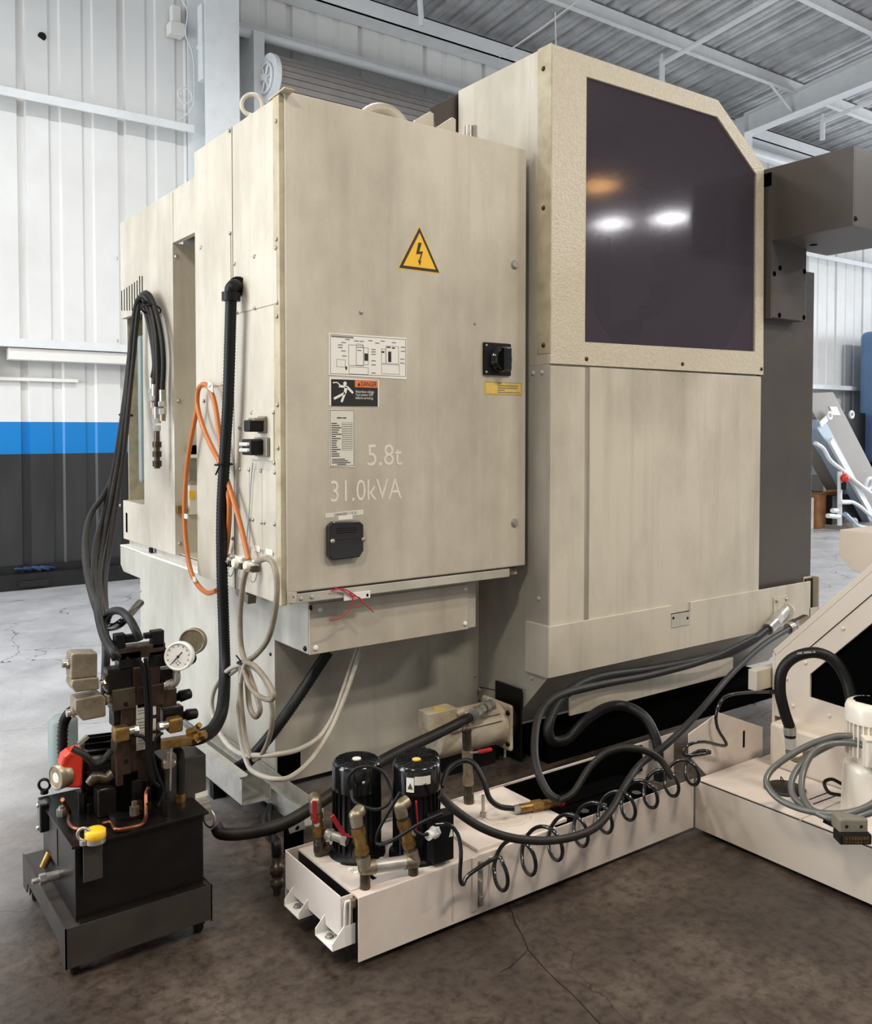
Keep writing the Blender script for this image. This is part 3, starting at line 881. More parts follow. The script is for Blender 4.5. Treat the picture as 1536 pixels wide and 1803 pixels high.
def stroke(a, b, t):
    a_ = Vector((A2.x + a[0] * W2, YC - .0031, A2.z - a[1] * H2)); b_ = Vector((A2.x + b[0] * W2, YC - .0031, A2.z - b[1] * H2))
    man.bar(a_, b_, .0008, t, up=Vector((0, 0, 1)).cross(b_ - a_).cross(b_ - a_) if False else (b_ - a_).cross(YD))
for a, b, t in (((.18, .28), (.34, .30), .009), (.34 and ((.34, .30), (.46, .50), .009)), ((.32, .30), (.30, .50), .012), ((.30, .50), (.08, .70), .009), ((.30, .50), (.23, .80), .009), ((.06, .18), (.14, .16), .004), ((.14, .16), (.20, .24), .004)):
    stroke(a, b, t)
man.cyl((A2.x + .30 * W2, YC - .0034, A2.z - .19 * H2), (A2.x + .30 * W2, YC - .0026, A2.z - .19 * H2), .0075, n=14)
man.build('falling_figure', 'white', cd)
# rating plate
plate([(579.5, 720), (624.5, 723), (624.5, 823), (579.5, 822)], 'paper', 'rating_plate', .002)
A3, B3 = dpt(579.5, 720), dpt(624.5, 823)
W3, H3 = B3.x - A3.x, A3.z - B3.z
outline(.03, .02, .97, .97, cd, A3, W3, H3)
drect(.30, .14, .50, .158, 'ink', cd, A3, W3, H3)
drect(.53, .14, .66, .158, 'ink', cd, A3, W3, H3)
for k in range(16):
    z = .235 + k * .037
    drect(.08, z, .08 + random.uniform(.16, .40), z + .014, 'ink', cd, A3, W3, H3)
    if k < 13: outline(.50, z - .008, .90, z + .022, cd, A3, W3, H3, 'inkgrey', .0007)
for k, wd in enumerate((.5, .62, .72, .36)):
    drect(.10 + (.2 if k == 3 else 0), .845 + k * .03, .10 + (.2 if k == 3 else 0) + wd, .858 + k * .03, 'ink', cd, A3, W3, H3)
# faded stencilled figures
p = dpt(645, 820); h = dpt(645, 780).z - p.z
text('5.8t', h * 1.36, (p.x, yf, p.z), XD, ZD, 'stencil', cd, 'stencilled_weight', width=dpt(706, 820).x - p.x)
p = dpt(580, 884); h = dpt(580, 844).z - p.z
text('31.0kVA', h * 1.36, (p.x, yf, p.z), XD, ZD, 'stencil', cd, 'stencilled_power', width=dpt(705, 884).x - p.x)
# label tape and square black cover
plate([(573, 904), (640, 897), (640, 906), (573, 912)], 'paper', 'label_tape', .0012)
a, b = dpt(588, 907.5), dpt(627, 903.5)
text('CHANGED 1 15 21', .0145, (a.x, YC - .0014, a.z - .003), (b - a), ZD, 'ink', cd, 'tape_lettering', width=(b - a).length)
plate([(596, 907.5), (621, 905), (621, 914), (596, 916)], 'white', 'small_sticker', .0016)
bc = [(580, 927), (588, 919), (633, 917), (641, 924), (641, 969), (634, 981), (587, 987), (580, 980)]
MB().prism([dpt(u, v, .028) for u, v in bc], (0, .0275, 0)).build('black_cover', 'blackgloss', cd, .004)
a, b = dpt(580, 953, .031), dpt(641, 949, .031)
MB().bar(a + Vector((.02, 0, 0)), b - Vector((.02, 0, 0)), .004, .004).build('cover_ridge', 'blackgloss', cd)
for u, v in ((586, 953), (640, 950)): screw(dpt(u, v, .028), (0, -1, 0), cd, .010, 'steel')
for k in range(3):
    a, b = dpt(593, 931 + k * 4, .0288), dpt(628, 929 + k * 4, .0288)
    MB().bar(a, b, .001, .003).build('moulded_line', 'black', cd)
# main switch
sa, sb = dpt(852.5, 602, .01), dpt(900, 662, .01)
MB().box((sa.x, YC - .012, sb.z), (sb.x, YC, sa.z)).build('main_switch', 'black', cd, .004)
sc_ = (sa + sb) / 2
sc_ = Vector((sc_.x + .012, YC - .012, sc_.z - .002))
MB().lathe(sc_, (0, -1, 0), [(0, .056), (.014, .054), (.016, .046), (.03, .042)], 24).build('switch_dial', 'blackgloss', cd)
MB().obox(sc_ + Vector((.0, -.042, 0)), XD, YD, ZD, .020, .016, .052).build('switch_handle', 'blackgloss', cd, .008, 3)
for u, v in ((857, 608), (857, 655)): screw(dpt(u, v, .012), (0, -1, 0), cd, .006, 'steel')
plate([(853, 671), (919, 675), (919, 696), (853, 695)], 'yellowlabel', 'yellow_label', .0015)
A4, B4 = dpt(853, 671), dpt(919, 696)
W4, H4 = B4.x - A4.x, A4.z - B4.z
outline(.02, .04, .98, .96, cd, A4, W4, H4, 'inkgrey', .001)
for k in range(5): drect(.34, .10 + k * .17, .34 + (.08, .55, .52, .2, .6)[k], .16 + k * .17, 'inkgrey', cd, A4, W4, H4)
for u, v, r in ((906, 466, .015), (906, 920, .015)):
    a = dpt(u, v)
    MB().lathe(a, (0, -1, 0), [(0, r * 1.25), (.003, r * 1.25), (.008, r), (.012, r * .9)], 20).build('door_lock', 'steel', cd)
for u, v, r in ((636, 550, .009), (836, 570, .006)): screw(dpt(u, v), (0, -1, 0), cd, r, 'steel')

# --- magazine housing with the tinted window
def fp(u, v, l=0.0): return P(u, v, y=Y1 - l)
out_ = [fp(972, 640), fp(1344, 659), fp(1344, 293), fp(1265, 174), fp(972, 79)]
zt = out_[4].z
out_[0] = Vector((X1, Y1, 1.784)); out_[1] = Vector((4.222, Y1, 1.79)); out_[4] = Vector((X1, Y1, 3.148)); out_[3] = Vector((3.815, Y1, 3.15)); out_[2] = Vector((4.205, Y1, 2.885))
inn = [fp(1031, 602), fp(1330, 619), fp(1333, 308), fp(1264, 206), fp(1034, 135)]
wf = MB().ring(out_, inn, (0, .025, 0)).build('window_frame', 'beige_hammer', mc, .002, 1)
pane = MB().prism([p_ + Vector((0, .010, 0)) + (p_ - Vector((3.5, Y1, 2.45))).normalized() * .03 for p_ in inn], (0, .006, 0)).build('window_pane', 'tintedpane', wf)
YB = 3.52
hs = MB()
hs.box((X1, Y1 + .025, 1.784), (X1 + .012, YB, 3.146)).prism([(X1 + .012, Y1 + .025, 3.146), (3.815, Y1 + .025, 3.148), (3.815, Y1 + .025, 3.136), (X1 + .012, Y1 + .025, 3.134)], (0, YB - Y1 - .025, 0))
hs.prism([(3.815, Y1 + .025, 3.148), (4.205, Y1 + .025, 2.885), (4.193, Y1 + .025, 2.877), (3.812, Y1 + .025, 3.136)], (0, YB - Y1 - .025, 0))
hs.box((4.193, Y1 + .025, 1.79), (4.205, YB, 2.885)).box((X1 + .012, YB - .012, 1.784), (4.2, YB, 2.885)).box((X1 + .012, Y1 + .03, 1.784), (4.2, YB, 1.80))
hs.build('magazine_housing', 'beige', mc)
MB().prism([(X1 + .012, YB - .013, 2.88), (4.19, YB - .013, 2.88), (3.8, YB - .013, 3.14), (X1 + .012, YB - .013, 3.14)], (0, .012, 0)).build('magazine_back', 'darkbrown', mc)
stp = MB().box((X1 - .004, Y1 - .001, 1.83), (X1 + .002, Y1 + .085, 3.150)).build('corner_strip', 'beige_dirty', mc)
for v in (121, 366, 608): screw(P(957.5, v, x=X1 - .004), (-1, 0, 0), stp, .011, 'ruststeel')
for u, v in ((1033, 632), (1202, 641), (1341, 650)): screw(fp(u, v), (0, -1, 0), wf, .010, 'ruststeel')
# inside the magazine: corner gussets, tool disc with pots, red post, dark box standing in for a reflection in the pane
for pts in ((inn[0], inn[0] + Vector((.22, 0, 0)), inn[0] + Vector((0, 0, .22))), (inn[1], inn[1] + Vector((-.22, 0, 0)), inn[1] + Vector((0, 0, .26)))):
    MB().prism([p_ + Vector((0, .03, 0)) for p_ in pts], (0, .004, 0)).build('corner_gusset', 'greypaint', mc)
dc = Vector((3.42, 3.30, 2.42))
MB().lathe(dc, (0, -1, 0), [(0, .46), (.04, .46), (.04, .38), (.02, .36), (.02, .14), (.08, .12), (.08, .04)], 40).build('tool_disc', 'greymetal', mc)
for k in range(16):
    a = 2 * math.pi * k / 16
    c_ = dc + Vector((.42 * math.cos(a), 0, .42 * math.sin(a)))
    MB().cyl(c_ + Vector((0, -.04, 0)), c_ + Vector((0, -.14, 0)), .045, .036, n=12).build('tool_pot', 'darkbrown', mc)
a = fp(1133, 470)
MB().box((a.x - .035, 3.1, 1.8), (a.x + .035, 3.14, 2.45)).build('red_post', 'maroon', mc)
a, b = P(1215, 330, y=3.1), P(1335, 460, y=3.1)
MB().box((a.x, 3.08, b.z), (4.19, 3.4, a.z)).build('reflection_box', 'darkbrown', mc)
# dark back bracket seen over the cabinet roof
MB().prism([P(757, 191, y=YB + .02), P(820, 158, y=YB + .02), P(820, 232, y=YB + .02), P(772, 232, y=YB + .02)], (0, .02, 0)).build('rear_bracket', 'darkbrown', mc)

# --- lower rear body below the window
body = MB().prism([(X1, Y1 + .012, 1.783), (X1, Y1 + .012, .41), (X1, 3.137, .125), (X1, YR, .20), (X1, YR + .6, .20), (X1, YR + .6, 1.783)], (4.205 - X1, 0, 0)).build('rear_body', 'greypaint', mc)
MB().prism([(4.205, Y1 + .012, .60), (4.205, Y1 + .012, .41), (4.205, 3.137, .125), (4.205, YR, .20), (4.205, YR, .60)], (.5, 0, 0)).build('belly_plate', 'greypaint', mc)
xa = fp(1029.5, 900).x
xb, xc = fp(1037, 900).x, fp(1337, 900).x
MB().box((X1, Y1, .60), (xa, Y1 + .013, 1.776)).build('rear_panel', 'beige', mc, .002)
MB().box((xb, Y1 - .004, .60), (xc, Y1 + .013, 1.778)).build('rear_panel', 'beige', mc, .002)
for u, v in ((939, 657), (955, 656), (949, 1054), (952, 1110), (952, 1170), (937, 1194), (912, 1220), (884, 1234), (846, 1215)):
    screw(P(u, v, x=X1), (-1, 0, 0), body, .011, 'greypaint')
screw(fp(1202, 667), (0, -1, 0), body, .009, 'greypaint')
MB().bar(P(950.5, 1108, x=X1 - .001), P(951, 1171, x=X1 - .001), .002, .004, up=(1, 0, 0)).build('seam', 'void', body)
MB().bar(P(845, 1210, x=X1 - .001), P(880, 1216, x=X1 - .001), .002, .006, up=(1, 0, 0)).build('seam', 'void', body)
MB().box((P(844, 1200, x=X1).x - .002, P(833, 1200, x=X1).y, .16), (X1 + .001, P(842, 1200, x=X1).y, .33)).build('gap', 'void', body)
# drip flange along the lower edge, with the hinged clip and end bracket
ft, fb = .643, .418
XF0, XF1 = 2.664, P(1428, 1030, y=Y1 - .012).x
n0, n1 = P(1182, 1080, y=Y1 - .012).x, P(1216, 1080, y=Y1 - .012).x
fl_ = MB().box((XF0, Y1 - .012, fb), (n0, Y1 - .002, ft)).box((n1, Y1 - .012, fb), (XF1, Y1 - .002, ft)).box((n0, Y1 - .012, fb), (n1, Y1 - .002, ft - .05))
fl_.build('drip_flange', 'beige', mc, .001, 1)
ck = MB().box((n0 + .003, Y1 - .015, ft - .11), (n1 - .003, Y1 - .011, ft - .045)).build('flange_clip', 'greypaint', mc, .001)
for uu in (1186, 1211): screw(P(uu, 1088, y=Y1 - .015), (0, -1, 0), ck, .007, 'black')
MB().box((XF0, Y1 - .002, fb), (X1 - .002, Y1 + .14, ft)).build('flange_return', 'beige', mc)
MB().box((XF1, Y1 + .03, .36), (XF1 + .09, Y1 + .045, .66)).box((XF1 + .08, Y1 - .012, .36), (XF1 + .09, Y1 + .045, .66)).box((XF1 - .01, Y1 - .012, fb), (XF1 + .085, Y1 - .002, fb + .07)).build('flange_end', 'beige', mc, .001)
MB().box((XF1 + .005, Y1 + .022, .45), (XF1 + .078, Y1 + .03, .65)).build('flange_slot', 'ruststeel', mc)
# slanted belly plate and hanging hose guard
st = [P(1003, 1225, y=2.9), P(1290, 1164, y=2.9), P(1290, 1188, y=2.9), P(1003, 1258, y=2.9)]
MB().box((st[0].x, 2.895, .208), (st[1].x, 2.905, .296)).build('hose_guard', 'beige', mc, .001)
for x in (st[0].x + .1, st[1].x - .1): MB().box((x - .02, 2.905, .25), (x + .02, 3.06, .258)).build('guard_arm', 'greypaint', mc)
MB().cyl((X1 + .02, 3.16, .13), (4.4, 3.16, .13), .03, n=12).build('base_tube', 'greypaint', mc)
MB().box((X1 + .06, 2.93, .0), (4.5, 5.0, .122)).build('base_shade', 'void', mc)  # base stretched forward, its black standing in for shade under the machine
# --- dark column and overhanging bracket at the far corner
MB().box((4.243, Y1 + .035, .60), (P(1431, 760, y=Y1 + .035).x, 3.4, P(1434, 480, y=Y1 + .035).z)).build('dark_column', 'darkbrown', mc, .002)
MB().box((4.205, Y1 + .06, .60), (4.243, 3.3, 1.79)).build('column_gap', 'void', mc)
XA = 4.226
ya = P(1503, 330, x=XA).y
zA1, zA0 = P(1503, 257, x=XA).z, P(1500, 397, x=XA).z
zL = P(1357, 560, x=XA).z
yl = P(1358, 500, x=XA).y
ab = MB().prism([(XA, Y1 + .03, zA1), (XA, ya, zA1), (XA, ya, zA0), (XA, yl, zA0), (XA, yl, zL), (XA, Y1 + .03, zL)], (.014, 0, 0)).build('bracket_cheek', 'darkbrown', mc, .001)
lx = P(1420, 500, y=yl).x
MB().box((XA + .014, yl, zL + .005), (lx, Y1 + .03, zA0 + .01)).build('bracket_leg', 'darkbrown', mc, .002)
pcx = [(XA + .014, zA0), (XA + .9, zA0), (XA + .9, zA1 - .30), (XA + .72, zA1 - .15)]
# arm: chamfered top corner, bright glossy underside
MB().prism([(XA + .014, ya, zA0), (XA + .62, ya, zA0), (XA + .62, ya, zA1 - .22), (XA + .40, ya, zA1), (XA + .014, ya, zA1)], (0, Y1 - ya + .02, 0)).build('bracket_arm', 'darkbrown', mc, .002)
for u, v in ((1374, 472), (1364, 482), (1417, 478), (1373, 555), (1416, 559)):
    a = P(u, v, y=yl)
    MB().cyl(a + Vector((0, -.0015, 0)), a + Vector((0, .004, 0)), .014, n=14).build('bolt_hole', 'void', mc)
a = P(1507, 385, y=ya)
screw(a, (0, -1, 0), mc, .013, 'black')
a = P(1433, 431, z=zA0)
MB().cyl((a.x, a.y, zA0 - .002), (a.x, a.y, zA0 + .004), .02, n=14).build('bolt_hole', 'void', mc)
a = P(1352, 320, x=XA)
MB().box((XA - .003, P(1359, 320, x=XA).y, P(1352, 328, x=XA).z), (XA + .003, Y1 + .02, P(1352, 305, x=XA).z)).build('hinge_pocket', 'void', mc)
#@@SECTION hydraulic
# ------------------------------------------------------------------ hydraulic power unit on its caster cart
def caster(c, parent, r=.03, yaw=0.6):
    c = V3(c)
    t = Vector((math.cos(yaw), math.sin(yaw), 0)); s_ = Vector((-t.y, t.x, 0))
    hub = Vector((c.x, c.y, r)) + t * .012
    MB().lathe(hub - s_ * .011, s_, [(0, r * .7), (.002, r), (.020, r), (.022, r * .7)], 18).build('caster_wheel', 'rubberclean', parent)
    MB().obox(hub - s_ * .016 + Vector((0, 0, r * .7)), t, s_, ZD, .014, .0015, r * .85).obox(hub + s_ * .016 + Vector((0, 0, r * .7)), t, s_, ZD, .014, .0015, r * .85).cyl((c.x, c.y, r * 2), (c.x, c.y, c.z), .012, n=10).build('caster_fork', 'ruststeel', parent)
cart = thing('cart', 'low dark steel caster cart under the black hydraulic unit', 'cart', (.79, 2.79, 0))
CX0, CX1, CY0, CY1, CZ = .585, 1.0, 2.518, 3.055, .145
MB().box((CX0 + .004, CY0 + .004, CZ - .006), (CX1 - .004, CY1 - .004, CZ)).build('deck', 'cartgrey', cart)
MB().prism([(CX0, CY0, .038), (CX1, CY0, .045), (CX1, CY0, CZ + .004), (CX0, CY0, CZ + .004)], (0, .004, 0)).build('apron', 'cartgrey', cart)
MB().prism([(CX0, CY1, .05), (CX1, CY1, .05), (CX1, CY1, CZ), (CX0, CY1, CZ)], (0, -.004, 0)).build('apron', 'cartgrey', cart)
for x in (CX0, CX1 - .004):
    MB().prism([(x, CY0, .038), (x, CY0 + .035, .04), (x, CY0 + .09, .082), (x, CY1 - .07, .082), (x, CY1 - .05, .045), (x, CY1, .045), (x, CY1, CZ + .004), (x, CY0, CZ + .004)], (.004, 0, 0)).build('side_apron', 'cartgrey', cart)
for x, y in ((CX0 + .03, CY0 + .03), (CX0 + .03, CY1 - .03), (CX1 - .03, CY0 + .03), (CX1 - .03, CY1 - .03)): caster((x, y, .1), cart, .026, .6 + x)

hu = thing('hydraulic_unit', 'oily black hydraulic power unit with valve stack, gauges and red cover', 'hydraulic unit', (.80, 2.73, CZ))
TX0, TX1, TY0, TY1, TZ = .619, .985, 2.545, 2.925, .357
MB().box((TX0, TY0, CZ + .001), (TX1, TY1, TZ)).build('oil_tank', 'blackoil', hu, .003)
MB().box((TX0 - .012, TY0 - .016, TZ), (TX1 + .012, TY1 + .012, TZ + .008)).build('tank_lid', 'blackoil', hu, .002)
MB().box((TX0 + .005, TY0 - .022, CZ + .001), (TX1, TY0, CZ + .008)).build('tank_foot', 'blackoil', hu, .001)
ZL = TZ + .008
def h(u, v, y=2.68): return P(u, v, y=y)
def hbox(u0, v0, u1, v1, y, dy, m, name, bev=.003, par=None):
    a, b = P(u0, v0, y=y), P(u1, v1, y=y)
    return MB().box((a.x, y, b.z), (b.x, y + dy, a.z)).build(name, m, par or hu, bev)
# level gauge, label, plugs and eyebolts on the tank
a = P(72, 1412, x=TX0 - .02)
lg = MB().box((TX0 - .028, a.y - .02, P(72, 1462, x=TX0 - .02).z), (TX0, a.y + .02, P(72, 1412, x=TX0 - .02).z)).build('level_gauge', 'blackgloss', hu, .006)
for v in (1418, 1458): screw(P(67, v, x=TX0 - .028), (-1, 0, 0), lg, .008)
a, b = P(86, 1432, x=TX0), P(102, 1525, x=TX0)
MB().box((TX0 - .002, b.y, b.z), (TX0 + .001, a.y, a.z)).build('spec_plate', 'cartgrey', hu)
a = P(103, 1540, x=TX0)
MB().cyl(a, a + Vector((-.035, 0, 0)), .014, n=10).hexa(a + Vector((-.035, 0, 0)), a + Vector((-.052, 0, 0)), .016).cyl(a + Vector((-.052, 0, 0)), a + Vector((-.072, 0, 0)), .008, n=8).build('drain_plug', 'steel', hu)
a = P(97, 1572, x=TX0); screw(a, (-1, 0, 0), hu, .012, 'black')
a = P(76, 1515, x=TX0 - .02); MB().cyl(a + Vector((.02, 0, .02)), a + Vector((0, 0, -.02)), .012, n=10).build('drain_cock', 'brass', hu)
for u, v, x in ((78, 1377, TX0 + .012), (148, 1484, TX0 + .02)):
    p = P(u, v, x=x)
    MB().torus((p.x, p.y, ZL + .028), (0.5, .8, 0), .017, .0045, 20, 8).cyl((p.x, p.y, ZL), (p.x, p.y, ZL + .012), .012, n=10).build('eyebolt', 'rubberclean' if u < 100 else 'steel', hu)
# yellow filler cap with hanging tag
c = P(168, 1482, z=ZL)
MB().cyl((c.x, c.y, ZL), (c.x, c.y, ZL + .012), .028, n=18).build('filler_neck', 'steel', hu)
cap = MB().lathe((c.x, c.y, ZL + .012), ZD, [(0, .026), (.004, .029), (.020, .029), (.025, .022), (.026, .0001)], 12).build('filler_cap', 'yellow', hu)
a, b = P(146, 1490, y=TY0 - .02), P(181, 1545, y=TY0 - .02)
MB().box((a.x, TY0 - .022, b.z), (b.x, TY0 - .018, a.z)).build('hang_tag', 'cartgrey', hu, .001)
# terminal box and its plug at the right end
tbx = MB().box((TX1 - .075, 2.66, ZL - .02), (TX1 + .055, 2.80, ZL + .125)).build('terminal_box', 'cartgrey', hu, .003)
a = P(343, 1412, y=2.66); b = P(367, 1400, y=2.66)
MB().prism([P(344, 1398, y=2.659), P(366, 1391, y=2.659), P(366, 1401, y=2.659), P(344, 1406, y=2.659)], (0, .001, 0)).build('sticker', 'paper', tbx)
pc = MB().box((P(345, 1430, y=2.63).x, 2.615, P(345, 1447, y=2.63).z), (P(368, 1430, y=2.63).x, 2.66, P(345, 1412, y=2.63).z)).build('plug_socket', 'steel', hu, .004)
MB().torus(P(368, 1440, y=2.61), (1, .3, 0), .028, .004, 20, 6).build('plug_bail', 'steel', hu)
MB().box((P(358, 1430, y=2.6).x, 2.595, P(345, 1450, y=2.6).z), (P(372, 1430, y=2.6).x, 2.62, P(345, 1425, y=2.6).z)).build('plug_insert', 'greyplastic', hu, .003)
# pump motor with cooling fins, lying under the valve stack
mo, mx_ = Vector((.62 + .085, 2.83, ZL + .105)), Vector((1, -.25, 0)).normalized()
MB().lathe(mo, mx_, [(0, .07), (.01, .078), (.20, .078), (.21, .06)], 24).build('pump_motor', 'blackoil', hu)
for k in range(12):
    a = math.pi * (k / 11.0) * 1.1 - .15
    s_ = mx_.cross(ZD).normalized()
    rad = s_ * math.cos(a) + ZD * math.sin(a)
    MB().obox(mo + mx_ * .105 + rad * .083, mx_, rad, mx_.cross(rad), .09, .010, .002).build('motor_fin', 'blackoil', hu)
MB().box((.70, 2.72, ZL), (.90, 2.86, ZL + .03)).build('motor_foot', 'blackoil', hu, .003)
MB().lathe((.80, 2.66, ZL), ZD, [(0, .06), (.01, .06)], 20).build('pump_flange', 'blackoil', hu)
MB().cyl((.80, 2.69, ZL + .01), (.80, 2.69, ZL + .12), .042, n=20).build('pump_body', 'void', hu)
MB().box((.715, 2.665, ZL), (.775, 2.72, ZL + .085)).build('pump_adapter', 'blackoil', hu, .006)
MB().box((.83, 2.675, ZL), (.875, 2.73, ZL + .10)).build('filter_block', 'blackoil', hu, .006)
# fan guard in bright red with the dial beside it
rc = [h(108, 1388, 2.72), h(108, 1345, 2.72), h(112, 1332, 2.72), h(122, 1324, 2.72), h(140, 1318, 2.72), h(148, 1320, 2.72), h(146, 1389, 2.72)]
MB().prism(rc, (0, .05, 0)).build('red_cover', 'red', hu, .010, 3)
gc = h(102, 1366, 2.745)
MB().lathe(gc + Vector((.025, 0, 0)), (-1, -.35, 0), [(0, .036), (.036, .036), (.038, .031), (.036, .030)], 28).build('suction_gauge', 'zincbody', hu)
MB().lathe(gc + Vector((.025, 0, 0)), (-1, -.35, 0), [(.0355, .030), (.0365, .0001)], 24, False).build('suction_dial', 'paper', hu)
# pale reservoir behind and ribbed cable sleeve
MB().lathe(P(112, 1372, y=2.99), ZD, [(0, .045), (.19, .045), (.205, .03), (.207, .0001)], 20).build('reservoir', 'greentank', hu)
sp = spline([h(112, 1345, 2.84), h(110, 1310, 2.84), h(112, 1275, 2.84), h(120, 1258, 2.82), h(128, 1252, 2.80)], 10)
MB().sweep(sp, lambda i: .013 if i % 2 else .0165, 10).build('ribbed_sleeve', 'rubberclean', hu)
# manifold stack
hbox(213, 1226, 262, 1376, 2.66, .05, 'ruststeel', 'manifold_block')
hbox(205, 1310, 232, 1380, 2.652, .06, 'ruststeel', 'manifold_side')
hbox(262, 1174, 284, 1320, 2.665, .05, 'ruststeel', 'valve_column')
hbox(234, 1176, 262, 1216, 2.662, .05, 'ruststeel', 'valve_body')
hbox(198, 1216, 240, 1246, 2.655, .055, 'olivesteel', 'valve_body')
hbox(240, 1211, 290, 1240, 2.658, .055, 'ruststeel', 'valve_body')
hbox(190, 1180, 234, 1215, 2.665, .05, 'blackoil', 'solenoid')
hbox(200, 1246, 236, 1275, 2.67, .05, 'blackoil', 'solenoid')
hbox(284, 1180, 306, 1200, 2.67, .04, 'blackoil', 'solenoid')
hbox(284, 1216, 312, 1242, 2.67, .04, 'ruststeel', 'relief_valve')
hbox(288, 1250, 324, 1268, 2.67, .04, 'blackoil', 'relief_valve')
hbox(210, 1150, 250, 1176, 2.665, .05, 'blackoil', 'solenoid_valve')
hbox(262, 1148, 298, 1172, 2.665, .05, 'blackoil', 'solenoid_valve')
hbox(203, 1118, 222, 1143, 2.665, .03, 'black', 'valve_plug'); hbox(221, 1119, 246, 1130, 2.672, .02, 'black', 'valve_plug')
hbox(268, 1112, 290, 1140, 2.665, .03, 'black', 'valve_plug'); hbox(255, 1116, 269, 1124, 2.672, .02, 'black', 'valve_plug')
hbox(206, 1143, 292, 1152, 2.665, .05, 'ruststeel', 'valve_body')
hbox(186, 1190, 203, 1212, 2.675, .04, 'olivesteel', 'valve_body')
for (u0, v0, u1, v1) in ((240, 1242, 260, 1263), (240, 1268, 260, 1290), (240, 1295, 260, 1318)):
    o = hbox(u0, v0, u1, v1, 2.658, .002, 'paper', 'spec_label', 0)
    for k in range(3):
        a = P(u0 + 3, v0 + 5 + k * 5, y=2.6572)
        MB().box((a.x, 2.6574, a.z - .001), (a.x + .02, 2.6582, a.z + .001)).build('print_line', 'inkgrey', o)
for v0, v1 in ((1240, 1258), (1266, 1286), (1292, 1304)): hbox(269, v0, 275, v1, 2.663, .002, 'paper', 'spec_label', 0)
for u, v in ((222, 1240), (222, 1300), (246, 1330), (223, 1340), (272, 1160), (224, 1160)): bolt(P(u, v, y=2.652), (0, -1, 0), hu, .005, 'blackoil')
hbox(232, 1376, 252, 1440, 2.645, .03, 'blackoil', 'stack_leg')
hbox(234, 1412, 250, 1444, 2.64, .004, 'olivesteel', 'name_strip', 0)
# cast solenoid boxes with cable glands
def sol_box(pts, y, dy, m, gl, name):
    o = MB().prism([P(u, v, y=y) for u, v in pts], (0, dy, 0)).build(name, m, hu, .005, 3)
    (u, v), (u2, v2) = gl
    a, b = P(u, v, y=y + dy / 2), P(u2, v2, y=y + dy / 2)
    MB().cyl(a, b, .011, n=12).hexa(a.lerp(b, .3), a.lerp(b, .6), .016).build('cable_gland', 'steel', o)
    return o
sol_box([(126, 1152), (132, 1150), (172, 1149), (172, 1192), (125, 1197)], 2.66, .06, 'zincbody', ((126, 1168), (109, 1169)), 'solenoid_housing')
sol_box([(128, 1197), (174, 1192), (176, 1214), (133, 1220), (126, 1208)], 2.655, .07, 'zincbody', ((176, 1203), (192, 1200)), 'solenoid_base')
sol_box([(133, 1232), (180, 1222), (187, 1230), (187, 1262), (146, 1270), (133, 1252)], 2.65, .065, 'zincbody', ((138, 1252), (117, 1256)), 'solenoid_housing')
sol_box([(187, 1225), (196, 1223), (196, 1238), (187, 1240)], 2.665, .03, 'zincbody', ((190, 1230), (199, 1230)), 'solenoid_nut')
# DIN connectors in clouded amber plastic
for (u, v), s_ in (((213, 1292), 1), ((308, 1276), -1)):
    c = h(u, v, 2.635)
    o = MB().box((c.x - .022, 2.62, c.z - .022), (c.x + .022, 2.66, c.z + .022)).build('din_connector', 'brass', hu, .008, 3)
    MB().cyl(c + Vector((s_ * .022, 0, .004)), c + Vector((s_ * .045, 0, .004)), .012, n=12).hexa(c + Vector((s_ * .038, 0, .004)), c + Vector((s_ * .05, 0, .004)), .013).build('cable_gland', 'steel', o)
# black control cables
for pts, r in (([(243, 1160), (252, 1180), (258, 1240), (260, 1320), (268, 1370), (280, 1385)], .007), ([(256, 1160), (262, 1190), (266, 1260), (264, 1330), (272, 1372)], .006), ([(235, 1294), (255, 1300), (265, 1330)], .005), ([(287, 1290), (275, 1300), (268, 1330)], .005), ([(262, 1300), (276, 1360), (288, 1395), (280, 1420)], .006)):
    MB().tube([h(u, v, 2.63) for u, v in pts], r, 8).build('control_cable', 'rubberclean', hu)
# pressure gauges
def gauge(u, v, y, r, ax, face, name, m):
    c = h(u, v, y)
    ax = V3(ax).normalized()
    o = MB().lathe(c - ax * .0, ax, [(-.03, r * .8), (-.028, r), (0, r), (.003, r * .97), (.003, r * .86), (0, r * .85)], 32).build(name, m, hu)
    if face:
        MB().lathe(c, ax, [(.0005, r * .85), (.001, .0001)], 32, False).build('gauge_dial', 'white', o)
        t = Vector((RT.x, RT.y, 0)); u_ = ax.cross(t).normalized()
        if u_.z < 0: u_ = -u_
        for k in range(11):
            an = math.radians(225 - 27 * k)
            d = t * math.cos(an) + u_ * math.sin(an)
            MB().bar(c + ax * .0018 + d * r * .68, c + ax * .0018 + d * r * .80, .0018, .0006, up=ax).build('dial_tick', 'ink', o)
        d = t * math.cos(math.radians(48)) + u_ * math.sin(math.radians(48))
        MB().bar(c + ax * .0026 - d * r * .62, c + ax * .0026 + d * r * .42, .003, .0007, up=ax).cyl(c + ax * .001, c + ax * .004, .004, n=10).build('dial_needle', 'ink', o)
        for du, dv in ((-.12, -.42), (.14, -.42), (0, -.30), (0, -.56)):
            MB().bar(c + ax * .0018 + t * (r * du - .002) + u_ * r * dv, c + ax * .0018 + t * (r * du + .002) + u_ * r * dv, .0022, .0006, up=ax).build('dial_mark', 'ink', o)
    return o
vd = (-FH.x, -FH.y, .12)
gauge(314, 1156, 2.62, .043, vd, True, 'pressure_gauge', 'white')
gauge(338, 1130, 2.70, .041, vd, False, 'pressure_gauge', 'zincbody')
